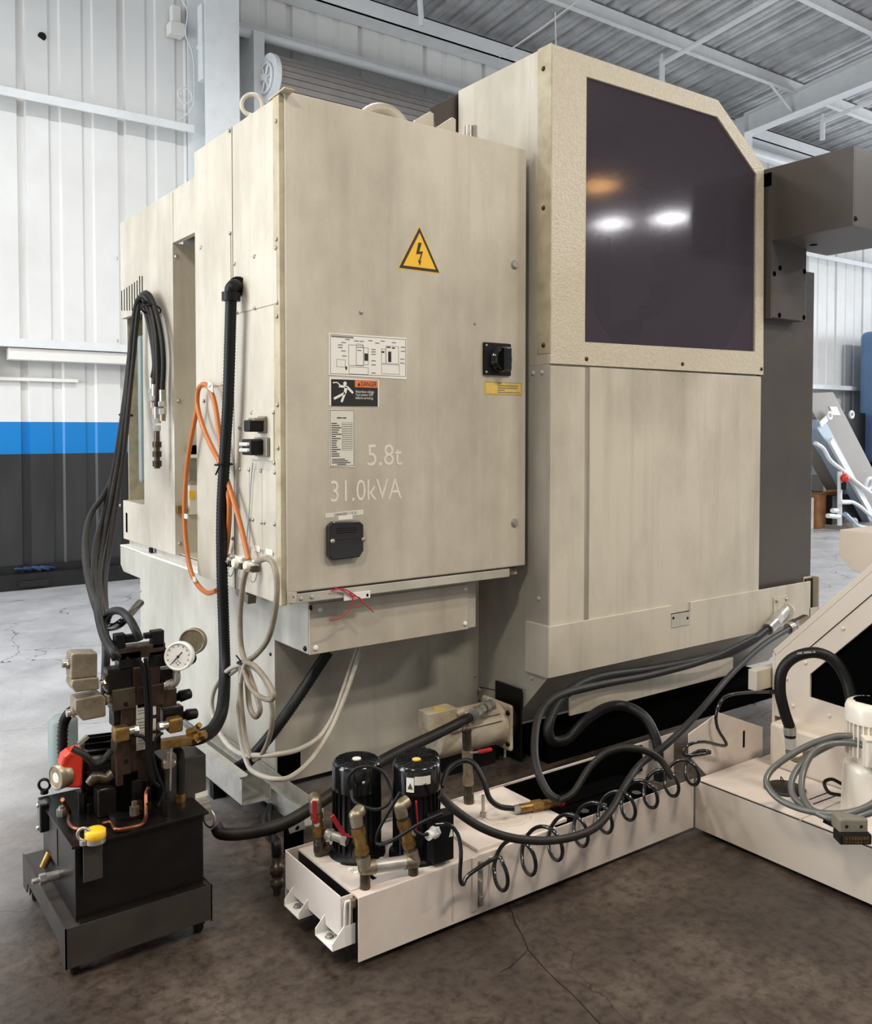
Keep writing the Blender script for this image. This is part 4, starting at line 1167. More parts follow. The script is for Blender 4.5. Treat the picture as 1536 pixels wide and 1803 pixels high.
MB().cyl(h(322, 1150, 2.68), h(336, 1160, 2.72), .02, n=12).build('gauge_mount', 'blackoil', hu)
MB().hexa(h(312, 1178, 2.63), h(311, 1188, 2.63), .010).tube([h(311, 1186, 2.63), h(311, 1196, 2.63), h(306, 1204, 2.635), h(292, 1206, 2.65)], .0115, 10).hexa(h(303, 1204, 2.637), h(296, 1206, 2.645), .016).build('gauge_elbow', 'steel', hu)
for (u0, v0), (u1, v1) in (((310, 1228), (335, 1221)), ((322, 1260), (346, 1256))):
    a, b = h(u0, v0, 2.69), h(u1, v1, 2.66)
    MB().lathe(a, b - a, [(0, .012), (.012, .013), (.014, .018), ((b - a).length, .015), ((b - a).length + .004, .006)], 10).build('adjust_knob', 'rubberclean', hu)
# brass block with shut-off and hose fittings at right
a, b = h(283, 1310, 2.65), h(338, 1302, 2.62)
MB().bar(a, b, .03, .026).build('brass_block', 'brass', hu, .002)
for (u0, v0, u1, v1, r) in ((336, 1302, 348, 1298, .018), (346, 1298, 362, 1293, .014), (330, 1290, 348, 1284, .012), (344, 1284, 352, 1276, .009)):
    MB().hexa(h(u0, v0, 2.63), h(u1, v1, 2.61), r).build('hose_nut', 'brass', hu)
MB().cyl(h(297, 1325, 2.63), h(296, 1350, 2.63), .008, n=8).hexa(h(296, 1340, 2.63), h(296, 1350, 2.63), .019).cyl(h(286, 1346, 2.63), h(308, 1343, 2.63), .011, n=10).build('needle_valve', 'zincbody', hu)
MB().cyl(h(302, 1318, 2.61), h(300, 1392, 2.61), .003, n=6).build('valve_rod', 'steel', hu)
MB().tube([h(310, 1318, 2.68), h(318, 1330, 2.66), h(318, 1380, 2.66), h(317, 1420, 2.66)], .012, 10).hexa(h(317, 1410, 2.66), h(317, 1425, 2.66), .018).cyl(h(317, 1425, 2.66), h(317, 1440, 2.66), .014, n=10).build('return_hose', 'rubber', hu)
MB().hexa(h(317, 1398, 2.655), h(317, 1416, 2.655), .016).build('hose_nut', 'brass', hu)
# copper tubes over the lid
for pts in ([(110, 1408), (122, 1430), (122, 1448), (132, 1458), (150, 1460), (162, 1458)], [(180, 1450), (196, 1448), (204, 1460), (225, 1458), (248, 1452), (257, 1438), (257, 1400), (262, 1386)]):
    MB().tube([P(u, v, z=ZL + .013) if v > 1420 else P(u, v, y=2.62) for u, v in pts], .006, 8).build('copper_tube', 'copper', hu)
for u, v, z, m in ((108, 1436, .02, 'steel'), (165, 1425, .02, 'zincbody'), (237, 1440, .035, 'zincbody'), (146, 1430, .06, 'blackoil'), (292, 1436, .05, 'blackoil'), (262, 1438, .03, 'blackoil')):
    c = P(u, v, z=ZL)
    MB().hexa((c.x, c.y, ZL), (c.x, c.y, ZL + z), .014).cyl((c.x, c.y, ZL), (c.x, c.y, ZL + z * 1.4), .008, n=10).build('port_fitting', m, hu)
MB().tube([h(128, 1318, 2.66), h(150, 1330, 2.64), h(165, 1345, 2.64), h(180, 1340, 2.65), h(196, 1322, 2.66)], .010, 8).build('motor_lead', 'rubber', hu)
MB().tube([h(158, 1378, 2.64), h(168, 1368, 2.63), h(186, 1370, 2.63), h(198, 1362, 2.63)], .014, 10).build('suction_elbow', 'olivesteel', hu)
MB().bar(h(138, 1310, 2.66), h(155, 1296, 2.66), .012, .01).build('motor_tag', 'greyplastic', hu)
#@@SECTION tank
# ------------------------------------------------------------------ coolant tank with covers
ct = thing('coolant_tank', 'long low white coolant tank with pumps and valves on its covers', 'tank', (1.95, 2.3, 0))
KX0, KX1, KY0, KY1, KZ = 1.222, 2.712, 2.112, 2.485, .2
MB().box((1.262, KY0, .018), (KX1, KY0 + .004, KZ)).build('front_wall', 'tankwhite', ct, .001)
MB().box((KX0, KY0 + .035, .085), (KX0 + .004, KY1, KZ + .002)).build('end_wall', 'tankwhite', ct, .001)
MB().box((KX0, KY0 + .030, .095), (1.262, KY0 + .035, KZ)).build('end_return', 'tankwhite', ct, .001)
MB().box((KX0, KY1 - .004, .03), (3.05, KY1, KZ + .004)).build('rear_wall', 'tankwhite', ct, .001)
MB().box((KX0 + .004, KY0 + .035, .085), (KX1, KY1 - .004, .09)).build('bottom', 'black', ct)
MB().box((1.265, KY0 + .006, .035), (1.275, KY1 - .006, .19)).build('inner_wall', 'black', ct)
MB().box((KX0 + .045, KY0 + .004, KZ - .012), (2.02, KY1 - .004, KZ - .004)).build('cover', 'tankwhite', ct, .001)
MB().box((KX0 + .045, KY0 + .05, KZ - .004), (KX0 + .10, KY1 - .02, KZ)).build('cover_strip', 'tankwhite', ct, .001)
KC = KZ - .004
MB().box((1.70, KY0 + .02, KC), (2.08, KY1 - .02, KC + .012)).build('raised_cover', 'tankwhite', ct, .002)
MB().torus((1.93, 2.27, KC + .013), ZD, .085, .002, 32, 6).torus((1.93, 2.27, KC + .013), ZD, .07, .0015, 32, 6).build('embossed_ring', 'tankwhite', ct)
for u0, v0, u1, v1 in ((617, 1516, 650, 1524), (638, 1535, 655, 1546), (806, 1470, 835, 1484)):
    a, b = P(u0, v0, z=KC), P(u1, v1, z=KC)
    MB().box((min(a.x, b.x), min(a.y, b.y) - .01, KC - .002), (max(a.x, b.x) + .01, max(a.y, b.y) + .012, KC + .0008)).build('cover_opening', 'void', ct)
for u, v in ((601, 1519), (617, 1533), (627, 1539), (643, 1551), (655, 1504), (671, 1514), (866, 1423), (905, 1407)): bolt(P(u, v, z=KC), ZD, ct, .008, 'white')
# front wall seam, hinge strip and clamp
x1_, x2_, x3_ = P(797, 1560, y=KY0).x, P(840, 1560, y=KY0).x, P(866, 1560, y=KY0).x
MB().box((x1_ - .002, KY0 - .002, .03), (x1_ + .002, KY0, KZ - .01)).build('seam', 'convbeige', ct)
MB().box((x2_ - .02, KY0 - .004, .035), (x2_, KY0, KZ)).build('hinge_strip', 'tankwhite', ct, .001)
MB().box((x2_, KY0 - .003, .04), (x2_ + .022, KY0, KZ - .02)).build('hinge_strip', 'steel', ct, .001)
for zz in (.06, .11, .17): MB().cyl((x2_ + .011, KY0 - .006, zz - .014), (x2_ + .011, KY0 - .006, zz + .014), .006, n=10).build('hinge_knuckle', 'steel', ct)
MB().box((x3_ - .012, KY0 - .006, .03), (x3_, KY0, KZ - .015)).build('hinge_strip', 'tankwhite', ct, .001)
u_ = P(614, 1600, y=KY0 + .02)
MB().tube([Vector((1.232, KY0 + .026, .10)), Vector((1.232, KY0 + .022, .18)), Vector((1.240, KY0 + .022, .188)), Vector((1.248, KY0 + .022, .18)), Vector((1.248, KY0 + .026, .10))], .003, 6).build('lift_handle', 'white', ct)
MB().box((1.25, KY0 + .016, .165), (1.285, KY0 + .03, .19)).build('latch', 'zincbody', ct, .003)
# caster outriggers at the end
for (ya_, yb2) in ((2.335, 2.43), (2.135, 2.235)):
    MB().box((KX0 - .03, ya_, .062), (1.34, yb2, .066)).build('outrigger', 'white', ct)
    for yy in (ya_, yb2 - .003):
        MB().prism([(KX0 - .03, yy, .066), (KX0 - .03, yy, .082), (KX0 + .005, yy, .118), (1.30, yy, .118), (1.34, yy, .066)], (0, .003, 0)).build('outrigger_flange', 'white', ct)
    bolt((KX0 - .005, (ya_ + yb2) / 2 + .012, .066), ZD, ct, .010, 'steel')
    bolt((KX0 + .005, (ya_ + yb2) / 2 - .022, .066), ZD, ct, .008, 'steel')
    caster((KX0 + .07, (ya_ + yb2) / 2, .064), ct, .024, .3)
# tank bed: dark filter basket in the open bay
MB().box((2.09, KY1 - .014, .09), (2.84, KY1 - .0042, KZ - .004)).build('bay_dark_sheet', 'void', ct)  # black sheets added to darken the open bay's inner walls
MB().box((2.09, KY0 + .0042, .09), (KX1, KY0 + .012, KZ - .008)).build('bay_dark_sheet', 'void', ct)
MB().box((2.16, KY0 + .05, .095), (2.66, KY1 - .05, .13)).build('filter_tray', 'void', ct)
for k in range(5):
    x = 2.24 + k * .09
    MB().cyl((x, KY0 + .10, .13), (x, KY0 + .10, .165), .018, n=10).build('filter_cap', 'blackgloss', ct)
MB().prism([(2.15, KY1 - .01, .10), (2.68, KY1 - .01, .10), (2.62, KY1 - .15, .13), (2.25, KY1 - .15, .13)], (0, 0, .006)).build('strainer_flap', 'void', ct)

# --- coolant pumps standing on the covers
def pump(name, label, bx, by, r, top, sticker, disc):
    t = thing(name, label, 'pump', (bx, by, KC), None)
    MB().lathe((bx, by, KC), ZD, [(0, r * 1.2), (.012, r * 1.2), (.014, r * .95), (top - KC - .085, r * .93)], 28).build('motor_body', 'black', t)
    for k in range(24):
        a = 2 * math.pi * k / 24
        d = Vector((math.cos(a), math.sin(a), 0))
        MB().obox(Vector((bx, by, (KC + top) / 2 - .03)) + d * (r * .96), ZD, d, ZD.cross(d), (top - KC) / 2 - .055, r * .07, .0016).build('fin', 'black', t)
    fc = MB().lathe((bx, by, top - .085), ZD, [(0, r * 1.03), (.07, r * 1.03), (.079, r * 1.0), (.084, r * .92), (.085, .0001)], 32).build('fan_cover', 'blackgloss', t)
    grill = MB()
    for q in (.3, .42, .54, .66, .78, .88): grill.torus((bx, by, top), ZD, r * q, .0016, 28, 4)
    for k in range(16):
        a = 2 * math.pi * k / 16
        grill.bar((bx + r * .25 * math.cos(a), by + r * .25 * math.sin(a), top + .0008), (bx + r * .9 * math.cos(a), by + r * .9 * math.sin(a), top + .0008), .002, .002)
    grill.build('fan_grille', 'black', fc)
    MB().cyl((bx, by, top), (bx, by, top + .003), .0135, n=16).build('centre_sticker', disc, fc)
    if sticker:
        for s0, s1, z0, z1, m in ((-1.02, -.70, -.072, -.028, 'white'), (-.68, .0, -.05, -.024, 'paper')):
            vs, fs = [], []
            base = math.atan2(-FH.y, -FH.x) + .62
            for i in range(7):
                a = base + s0 + (s1 - s0) * i / 6
                for z in (z0, z1): vs.append((bx + r * 1.038 * math.cos(a), by + r * 1.038 * math.sin(a), top + z))
            for i in range(6): fs.append((2 * i, 2 * i + 2, 2 * i + 3, 2 * i + 1))
            o = MB().add(vs, fs).build('sticker', m, t)
            if m == 'white':
                a = base - .86
                d = Vector((math.cos(a), math.sin(a), 0)); tg = Vector((-d.y, d.x, 0))
                c = Vector((bx, by, top - .056)) + d * (r * 1.042)
                MB().prism([c - tg * .008 - ZD * .006, c + tg * .008 - ZD * .006, c + ZD * .012], d * .0006).build('warning_mark', 'brass', o)
    screw((bx - .02, by - r * 1.02, top - .045), (-.2, -1, 0), t, .005)
    return t
pump('coolant_pump', 'black finned coolant pump with a plain white sticker on its grille', 1.402, 2.355, .073, .487, False, 'paper')
pump('coolant_pump', 'black coolant pump with yellow warning sticker on its side', 1.545, 2.238, .0715, .489, True, 'yellowlabel')
pump('coolant_pump', 'shorter black coolant pump half hidden behind its two neighbours', 1.66, 2.38, .062, .44, False, 'black')
# pump terminal box with cable gland
a = P(783, 1468, y=2.13)
tb2 = thing('pump_terminal_box', 'small black terminal box with white gland and warning triangle', 'junction box', (a.x, 2.16, KC))
MB().box((P(765, 1450, y=2.125).x, 2.125, KC + .012), (P(800, 1450, y=2.125).x, 2.17, P(780, 1436, y=2.125).z)).build('box', 'black', tb2, .004)
a = P(769, 1463, y=2.125)
MB().cyl(a, a + Vector((-.04, -.012, .0)), .014, n=12).hexa(a, a + Vector((-.018, -.005, 0)), .018).build('cable_gland', 'white', tb2)
a = P(795, 1460, y=2.149)
MB().prism([P(791, 1474, y=2.124), P(798, 1472, y=2.124), P(796, 1456, y=2.124)], (0, .001, 0)).build('warning_mark', 'paper', tb2)

# --- brass ball valves and pipework
def valve_stack(t, base, top, hdl, m='brass', r=.016):
    """elbow, brass body, upper elbow between two points"""
    base, top = V3(base), V3(top)
    d = (top - base).normalized()
    L = (top - base).length
    MB().lathe(base, d, [(0, r * 1.15), (L * .12, r * 1.15), (L * .14, r * .9), (L * .28, r * .9)], 14).build('pipe_nipple', 'olivesteel', t)
    MB().hexa(base + d * L * .26, base + d * L * .40, r * 1.2).cyl(base + d * L * .40, base + d * L * .62, r * 1.05, n=14).hexa(base + d * L * .62, base + d * L * .76, r * 1.2).build('valve_body', m, t)
    MB().cyl(base + d * L * .76, base + d * L, r * 1.0, n=14).build('pipe_nipple', 'olivesteel', t)
    if hdl:
        p0 = base + d * L * .5
        pts = [p0 + V3(q) for q in hdl]
        MB().cyl(p0, pts[0], .006, n=8).hexa(pts[0] - (pts[0] - p0).normalized() * .008, pts[0] + (pts[0] - p0).normalized() * .004, .009).build('valve_stem', 'steel', t)
        hb = MB()
        for i in range(len(pts) - 1): hb.bar(pts[i], pts[i + 1], .014, .005, up=(pts[0] - p0))
        hb.build('valve_handle', 'redhandle', t, .002)
def elbow(t, c, d1, d2, r=.018, m='zincbody'):
    c = V3(c)
    MB().cyl(c - V3(d1).normalized() * .002, c + V3(d1).normalized() * .03, r, n=14).cyl(c, c + V3(d2).normalized() * .03, r, n=14).sph(c, r * 1.02, 14).build('pipe_elbow', m, t)
v1b, v1t = P(563, 1500, y=2.40), P(556, 1412, y=2.40)
bv1 = thing('ball_valve', 'brass ball valve at the tank end with red handle folded down', 'valve', (v1b.x, 2.40, KC))
v1b.z = KC + .03
valve_stack(bv1, v1b, v1t, [(-.012, -.018, .01), (-.02, -.02, .03), (-.022, -.02, .085)])
elbow(bv1, v1b - ZD * .01, ZD, (1, -.2, 0), .019, 'olivesteel')
elbow(bv1, v1t, -ZD, (.3, .9, .05), .019, 'zincbody')
MB().cyl(v1b - ZD * .03, v1b, .016, n=12).build('riser', 'olivesteel', bv1)
a, b = P(575, 1467, y=2.36), P(612, 1480, y=2.30)
MB().cyl(a, b, .014, n=12).hexa(a.lerp(b, .15), a.lerp(b, .3), .018).hexa(a.lerp(b, .75), b, .017).build('coupling', 'steel', bv1)
pts = [P(622, 1474, y=2.28), P(606, 1470, y=2.28), P(585, 1436, y=2.28)]
MB().bar(pts[0], pts[1], .014, .005).bar(pts[1], pts[2], .014, .005, up=(0, -1, 0)).build('valve_handle', 'redhandle', bv1, .002)
e1, e2 = P(643, 1528, y=2.155), P(728, 1516, y=2.14)
t1, t2 = P(626, 1436, y=2.185), P(704, 1420, y=2.165)
bv2 = thing('pipe_manifold', 'steel u-shaped pipe joining two brass ball valves on the tank', 'pipe', (e1.x, 2.165, KC))
valve_stack(bv2, e1, t1, None, r=.017)
valve_stack(bv2, e2, t2, [(.02, -.012, 0), (.03, -.014, .028), (.026, -.012, .095)], r=.017)
elbow(bv2, e1, t1 - e1, e2 - e1, .021); elbow(bv2, e2, t2 - e2, e1 - e2, .021)
elbow(bv2, t1, e1 - t1, (.8, .5, .1), .019); elbow(bv2, t2, e2 - t2, (.9, .1, .25), .019)
MB().cyl(e1, e2, .0185, n=16).build('cross_pipe', 'galv', bv2)
for e_ in (e1, e2): MB().cyl(Vector((e_.x, e_.y, KC)), e_, .015, n=12).build('riser', 'olivesteel', bv2)
# third valve on the rear riser
r1b = P(826, 1405, y=2.42); r1b.z = KC + .012
r1t = P(822, 1290, y=2.42)
bv3 = thing('ball_valve', 'weathered ball valve on a tall riser with red handle held level', 'valve', (r1b.x, 2.42, KC + .012))
valve_stack(bv3, r1b, r1t, None, 'zincbody', .016)
a = P(828, 1326, y=2.40); b = P(842, 1324, y=2.39); c = P(866, 1319, y=2.38)
MB().bar(a, b, .010, .004).build('valve_stem', 'steel', bv3)
MB().bar(b, c, .016, .010).build('valve_handle', 'redhandle', bv3, .003)
MB().sph(r1t + ZD * .01, .018).build('pipe_plug', 'ruststeel', bv3)
# steel stud on the raised cover
a = P(851, 1438, z=KC + .012)
sd = thing('threaded_stud', 'thin steel stud standing on the raised tank cover', 'stud', (a.x, a.y, KC + .012))
MB().hexa((a.x, a.y, KC + .012), (a.x, a.y, KC + .026), .012).build('nut', 'steel', sd)
MB().cyl((a.x, a.y, KC + .026), (a.x, a.y, KC + .085), .006, n=10).build('rod', 'steel', sd)
# brass coupling lying on the cover
a, b = P(915, 1424, z=KC + .03), P(985, 1412, z=KC + .03)
cp = thing('hose_coupling', 'brass hose coupling with red ring lying on the tank cover', 'coupling', (a.x, a.y, KC + .012))
MB().cyl(a, b, .016, n=14).hexa(a.lerp(b, .3), a.lerp(b, .55), .020).build('barrel', 'brass', cp)
MB().hexa(a - (b - a) * .12, a, .015).build('collar', 'steel', cp)
MB().cyl(b, b + (b - a) * .08, .018, n=14).build('ring', 'red', cp)

# ------------------------------------------------------------------ machine-side coolant pump, cream coloured, with terminal box
fm = thing('flange_motor', 'grimy cream flange motor with small terminal box below the machine', 'motor', (2.45, 3.13, 0))
ym, zm = 3.13, .16
xm0, xm1 = P(762, 1300, y=ym).x, P(872, 1300, y=ym).x
MB().lathe((xm0, ym, zm), XD, [(0, .075), (.02, .09), (xm1 - xm0 - .03, .092), (xm1 - xm0, .10)], 24).build('motor_body', 'motordirty', fm)
for k in range(9):
    a = math.pi * (.15 + .1 * k)
    d = Vector((0, -math.cos(a), math.sin(a)))
    MB().obox(Vector(((xm0 + xm1) / 2, ym, zm)) + d * .095, XD, d, XD.cross(d), (xm1 - xm0) / 2 - .03, .008, .003).build('fin', 'motordirty', fm)
MB().obox((xm1 + .012, ym - .0, zm), XD, YD, ZD, .012, .105, .105).build('flange', 'motordirty', fm, .02)
MB().lathe((xm1 + .024, ym, zm), XD, [(0, .095), (.05, .095)], 24).build('fan_cowl', 'black', fm)
for s_ in (-1, 1): screw((xm1, ym - .09, zm + .07 * s_), (-1, -.4, 0), fm, .012, 'black')
q = P(785, 1262, y=3.06)
tbx2 = MB().box((P(753, 1262, y=3.06).x, 3.05, P(780, 1282, y=3.06).z), (P(803, 1262, y=3.06).x, 3.13, P(780, 1250, y=3.06).z)).build('terminal_box', 'motordirty', fm, .005)
tz = P(780, 1250, y=3.06).z
MB().prism([(q.x - .06, 3.055, tz + .0008), (q.x + .02, 3.055, tz + .0008), (q.x - .02, 3.12, tz + .0008)], (0, 0, .0006)).build('warning_triangle', 'yellowlabel', tbx2)
MB().cyl(P(803, 1258, y=3.09), P(816, 1252, y=3.09), .014, n=12).build('cable_gland', 'motordirty', tbx2)
MB().box((xm0 + .05, ym - .05, 0), (xm1 - .04, ym + .05, zm - .08)).build('motor_foot', 'black', fm)
MB().box((2.655, 3.02, 0.0), (2.664, 3.2, .33)).build('mounting_plate', 'black', fm)
MB().tube([P(880, 1265, x=2.64), P(890, 1280, x=2.64), P(889, 1335, x=2.64)], .006, 6).build('ground_strap', 'greycable_light', fm)
#@@SECTION conveyor
# ------------------------------------------------------------------ chip conveyor with its own tank
cv = thing('chip_conveyor', 'beige chip conveyor rising from a low white tank beside the machine', 'conveyor', (3.1, 1.5, 0))
VX0, VX1, VY0, VY1 = 2.716, 3.62, .72, 2.108
MB().box((VX0, VY0, .018), (VX0 + .004, VY1, .2)).build('side_wall', 'convbeige', cv, .001)
MB().box((VX0 + .004, VY0, .018), (VX1, VY1, .194)).build('tank_body', 'convbeige', cv)
MB().box((VX0, VY0, .194), (3.10, 1.68, .2)).build('top_plate', 'tankwhite', cv, .001)
MB().box((VX0, 1.684, .194), (3.10, VY1, .2)).build('top_plate', 'tankwhite', cv, .001)
MB().box((3.06, VY0, .2), (3.62, 2.03, .37)).build('trough', 'convbeige', cv, .012, 3)
xs = 3.17
out5 = [(xs, 2.08, .36), (xs, 2.08, .60), (xs, 1.22, 1.46), (xs, .86, 1.46), (xs, .86, .36)]
inn5 = [(xs, 1.93, .47), (xs, 1.93, .56), (xs, 1.17, 1.32), (xs, .92, 1.32), (xs, .92, .42)]
sp5 = MB().ring(out5, inn5, (.012, 0, 0)).build('side_frame', 'convbeige', cv, .002)
MB().prism([(xs + .02, y, z) for _, y, z in out5], (.4, 0, 0)).build('conveyor_housing', 'void', cv)
MB().prism([(xs - .0, 2.082, .598), (xs, 1.222, 1.458), (xs, 1.238, 1.474), (xs, 2.09, .622)], (.44, 0, 0)).build('inclined_cover', 'convbeige', cv, .002)
MB().prism([(xs, 2.08, .2), (xs, 2.092, .2), (xs, 2.092, .61), (xs, 2.08, .61)], (.43, 0, 0)).build('end_sheet', 'convbeige', cv)
MB().bar((xs - .001, 2.03, .565), (xs - .001, 1.2, 1.395), .002, .005, up=(1, 0, 0)).build('seam', 'void', cv)
for y, z in ((2.03, .52), (1.95, .60), (1.80, .76), (1.60, .95), (1.85, .42), (2.0, .42)): screw((xs, y, z), (-1, 0, 0), cv, .009, 'convbeige')
MB().prism([P(u, v, y=2.125) for u, v in ((1243, 1364), (1342, 1331), (1342, 1280), (1265, 1254), (1212, 1292), (1212, 1330))], (0, -.004, 0)).build('chute_gusset', 'tankwhite', cv, .001)
a, b = P(1310, 1287, y=2.1205), P(1312, 1315, y=2.1205)
MB().box((a.x - .004, 2.119, b.z), (a.x + .006, 2.1212, a.z)).build('gusset_slot', 'void', cv)
a, b = P(1318, 1178, y=2.14), P(1362, 1201, y=2.14)
MB().box((a.x, 2.10, b.z), (b.x + .06, 2.14, a.z)).build('mounting_bracket', 'beige', cv, .002)
MB().prism([(3.66, 2.10, 1.07), (3.66, 1.5, 1.07), (3.66, 1.5, .82), (3.66, 2.04, .90), (3.66, 2.10, .96)], (.3, 0, 0)).build('discharge_hood', 'convbeige', cv, .003)
MB().box((3.58, 1.5, .84), (3.67, 1.9, 1.0)).build('hood_arm', 'convbeige', cv)
# round rubber lid and seams on the tank top
rc_ = P(1382, 1390, z=.2)
MB().lathe((rc_.x, rc_.y, .2), ZD, [(0, .07), (.006, .072), (.010, .06), (.013, .058), (.012, .045), (.016, .04), (.015, .0001)], 28).build('rubber_lid', 'rubber', cv)
MB().tube([(rc_.x + .01, rc_.y + .02, .213), (rc_.x + .015, rc_.y + .025, .235), (rc_.x + .03, rc_.y + .02, .213)], .002, 6).build('lid_tab', 'rubber', cv)
for (u0, v0, u1, v1) in ((1425, 1408, 1462, 1394), (1432, 1416, 1475, 1400)):
    a, b = P(u0, v0, z=.2005), P(u1, v1, z=.2005)
    MB().bar(a, b, .004, .0012).build('seam', 'void', cv)
screw(P(1456, 1390, z=.2), ZD, cv, .006, 'black')
# pump motor on the conveyor tank
pm = Vector((2.93, 1.56, .2))
cm = thing('conveyor_motor', 'white finned pump motor with slotted cap on the conveyor tank', 'motor', pm)
MB().lathe(pm, ZD, [(0, .092), (.16, .086), (.178, .084), (.184, .07), (.185, .0001)], 32).build('pedestal', 'motorwhite', cm)
MB().cyl(pm + ZD * .185, pm + ZD * .21, .05, n=20).build('neck', 'motorwhite', cm)
MB().lathe(pm + ZD * .205, ZD, [(0, .06), (.006, .072), (.13, .072)], 32).build('motor_body', 'motorwhite', cm)
for k in range(30):
    a = 2 * math.pi * k / 30
    d = Vector((math.cos(a), math.sin(a), 0))
    MB().obox(pm + ZD * .27 + d * .076, ZD, d, ZD.cross(d), .055, .006, .0018).build('fin', 'motorwhite', cm)
MB().lathe(pm + ZD * .325, ZD, [(0, .083), (.045, .082), (.06, .076), (.066, .064), (.067, .0001)], 32).build('fan_cap', 'motorwhite', cm)
for k in range(-4, 5):
    hw = math.sqrt(max(.055 ** 2 - (k * .0115) ** 2, 1e-5))
    MB().obox(pm + ZD * .3925 + Vector((k * .0115, 0, 0)), YD, XD, ZD, hw, .0035, .0008).build('cap_slot', 'void', cm)
td = Vector((-FH.x, -FH.y, 0)) * .8 + RT * -.1
td.normalize()
ts = Vector((-td.y, td.x, 0))
bx_ = pm + ZD * .245 + td * .085
MB().obox(bx_, td, ts, ZD, .022, .050, .045).build('terminal_box', 'motorwhite', cm, .006)
MB().obox(bx_ + ZD * .047, td, ts, ZD, .025, .054, .004).build('terminal_lid', 'motorwhite', cm, .002)
em = bx_ + td * .0225
MB().torus(em, td, .020, .0022, 28, 6).build('emblem_ring', 'motorwhite', cm)
for k in range(5):
    a = 2 * math.pi * k / 5 + .3
    d = ts * math.cos(a) + ZD * math.sin(a)
    d2 = ts * math.cos(a + .5) + ZD * math.sin(a + .5)
    MB().prism([em + d * .004, em + d * .016, em + d2 * .013], td * .002).build('emblem_blade', 'motorwhite', cm)
g0 = pm + ZD * .215 + td * .07 - ts * .02 - ZD * .02
MB().hexa(g0, g0 + Vector((.0, -.03, -.035)), .016).build('cable_gland', 'steel', cm)
MB().cyl(g0 + ZD * .02, g0, .014, n=12).build('gland_body', 'black', cm)
# black coolant hose looping over the conveyor tank
ch = thing('coolant_hose', 'thick black coolant hose arching from a brass elbow behind the motor', 'hose', P(1390, 1330, y=2.0))
pts = [D(1391, 1280, 3.18), D(1381, 1250, 3.18), D(1374, 1215, 3.18), D(1378, 1180, 3.18), D(1400, 1157, 3.18), D(1436, 1149, 3.16), D(1468, 1162, 3.14), D(1490, 1195, 3.12), D(1500, 1235, 3.1), D(1503, 1275, 3.1)]
MB().tube(pts, .0195, 14).build('hose', 'rubberclean', ch)
text('SAE 100R6-16', .0105, D(1404, 1152, 3.148), D(1441, 1149, 3.134) - D(1404, 1152, 3.148), UP, 'paper', ch, 'hose_lettering')
q0, q1 = D(1391, 1280, 3.18), D(1393, 1318, 3.18)
MB().cyl(q0, q0.lerp(q1, .35), .022, n=14).build('ferrule', 'steel', ch)
MB().cyl(q0.lerp(q1, .35), q0.lerp(q1, .45), .020, n=14).build('ring', 'black', ch)
MB().hexa(q0.lerp(q1, .5), q1, .021).build('nut', 'galv', ch)
el = MB().tube([q1, D(1394, 1328, 3.18), D(1404, 1334, 3.17), D(1418, 1328, 3.16)], .018, 12).build('elbow', 'zincbody', ch)
MB().hexa(D(1416, 1329, 3.16), D(1424, 1326, 3.155), .022).cyl(D(1424, 1326, 3.155), D(1432, 1322, 3.15), .020, n=12).build('nut', 'olivesteel', ch)
# grey control cable coiled around the motor
cc = thing('control_cable', 'grey control cable coiled on the conveyor tank with its plug hanging down', 'cable', P(1420, 1420, z=.2))
cp_ = [(1500, 1296, 2.99), (1470, 1297, 3.0), (1425, 1312, 3.0), (1380, 1338, 3.0), (1354, 1362, 2.98), (1352, 1384, 2.95), (1375, 1409, 2.9), (1420, 1427, 2.84), (1475, 1433, 2.78), (1520, 1424, 2.74), (1548, 1404, 2.74), (1556, 1370, 2.80), (1540, 1322, 2.93), (1500, 1302, 2.99),
       (1450, 1318, 3.0), (1412, 1345, 2.99), (1394, 1378, 2.95), (1402, 1408, 2.9), (1440, 1430, 2.83), (1490, 1438, 2.77), (1530, 1432, 2.73), (1555, 1415, 2.73), (1560, 1370, 2.8), (1530, 1318, 2.95), (1480, 1308, 2.99), (1440, 1318, 2.98), (1418, 1350, 2.96), (1412, 1390, 2.91), (1424, 1420, 2.85), (1450, 1437, 2.80), (1476, 1444, 2.77)]
MB().tube([D(*q) for q in cp_], .0105, 10, 6).build('cable', 'greyhose', cc)
pc0 = D(1496, 1452, 2.74)
vx = Vector((FH.x, FH.y, 0))
MB().obox(pc0 + ZD * .008, RT, vx, ZD, .044, .03, .022).build('plug_hood', 'greyplastic', cc, .006)
MB().obox(pc0 - ZD * .026 - vx * .02, RT, vx, ZD, .048, .026, .016).build('plug_frame', 'rubberclean', cc, .004)
pf = MB().obox(pc0 - ZD * .026 - vx * .046, RT, vx, ZD, .040, .003, .011).build('plug_insert', 'olivesteel', cc, .001)
for r in range(2):
    for k in range(8):
        p_ = pc0 - ZD * (.021 + .010 * r) - vx * .048 + RT * (-.031 + k * .0088)
        MB().cyl(p_, p_ - vx * .006, .0028, n=6).build('contact', 'brass', cc)
for k in (-1, 1): screw(pc0 + ZD * .008 - vx * .03 + RT * .022 * k, -vx, cc, .005, 'black')
MB().tube([D(1452, 1440, 2.80), D(1464, 1446, 2.79), D(1474, 1450, 2.77)], .015, 10).build('strain_relief', 'rubberclean', cc)
MB().tube([D(1480, 1400, 3.1), D(1460, 1395, 3.1), D(1452, 1378, 3.12), D(1465, 1372, 3.14), D(1482, 1380, 3.14)], .006, 8).build('short_lead', 'rubberclean', cm)

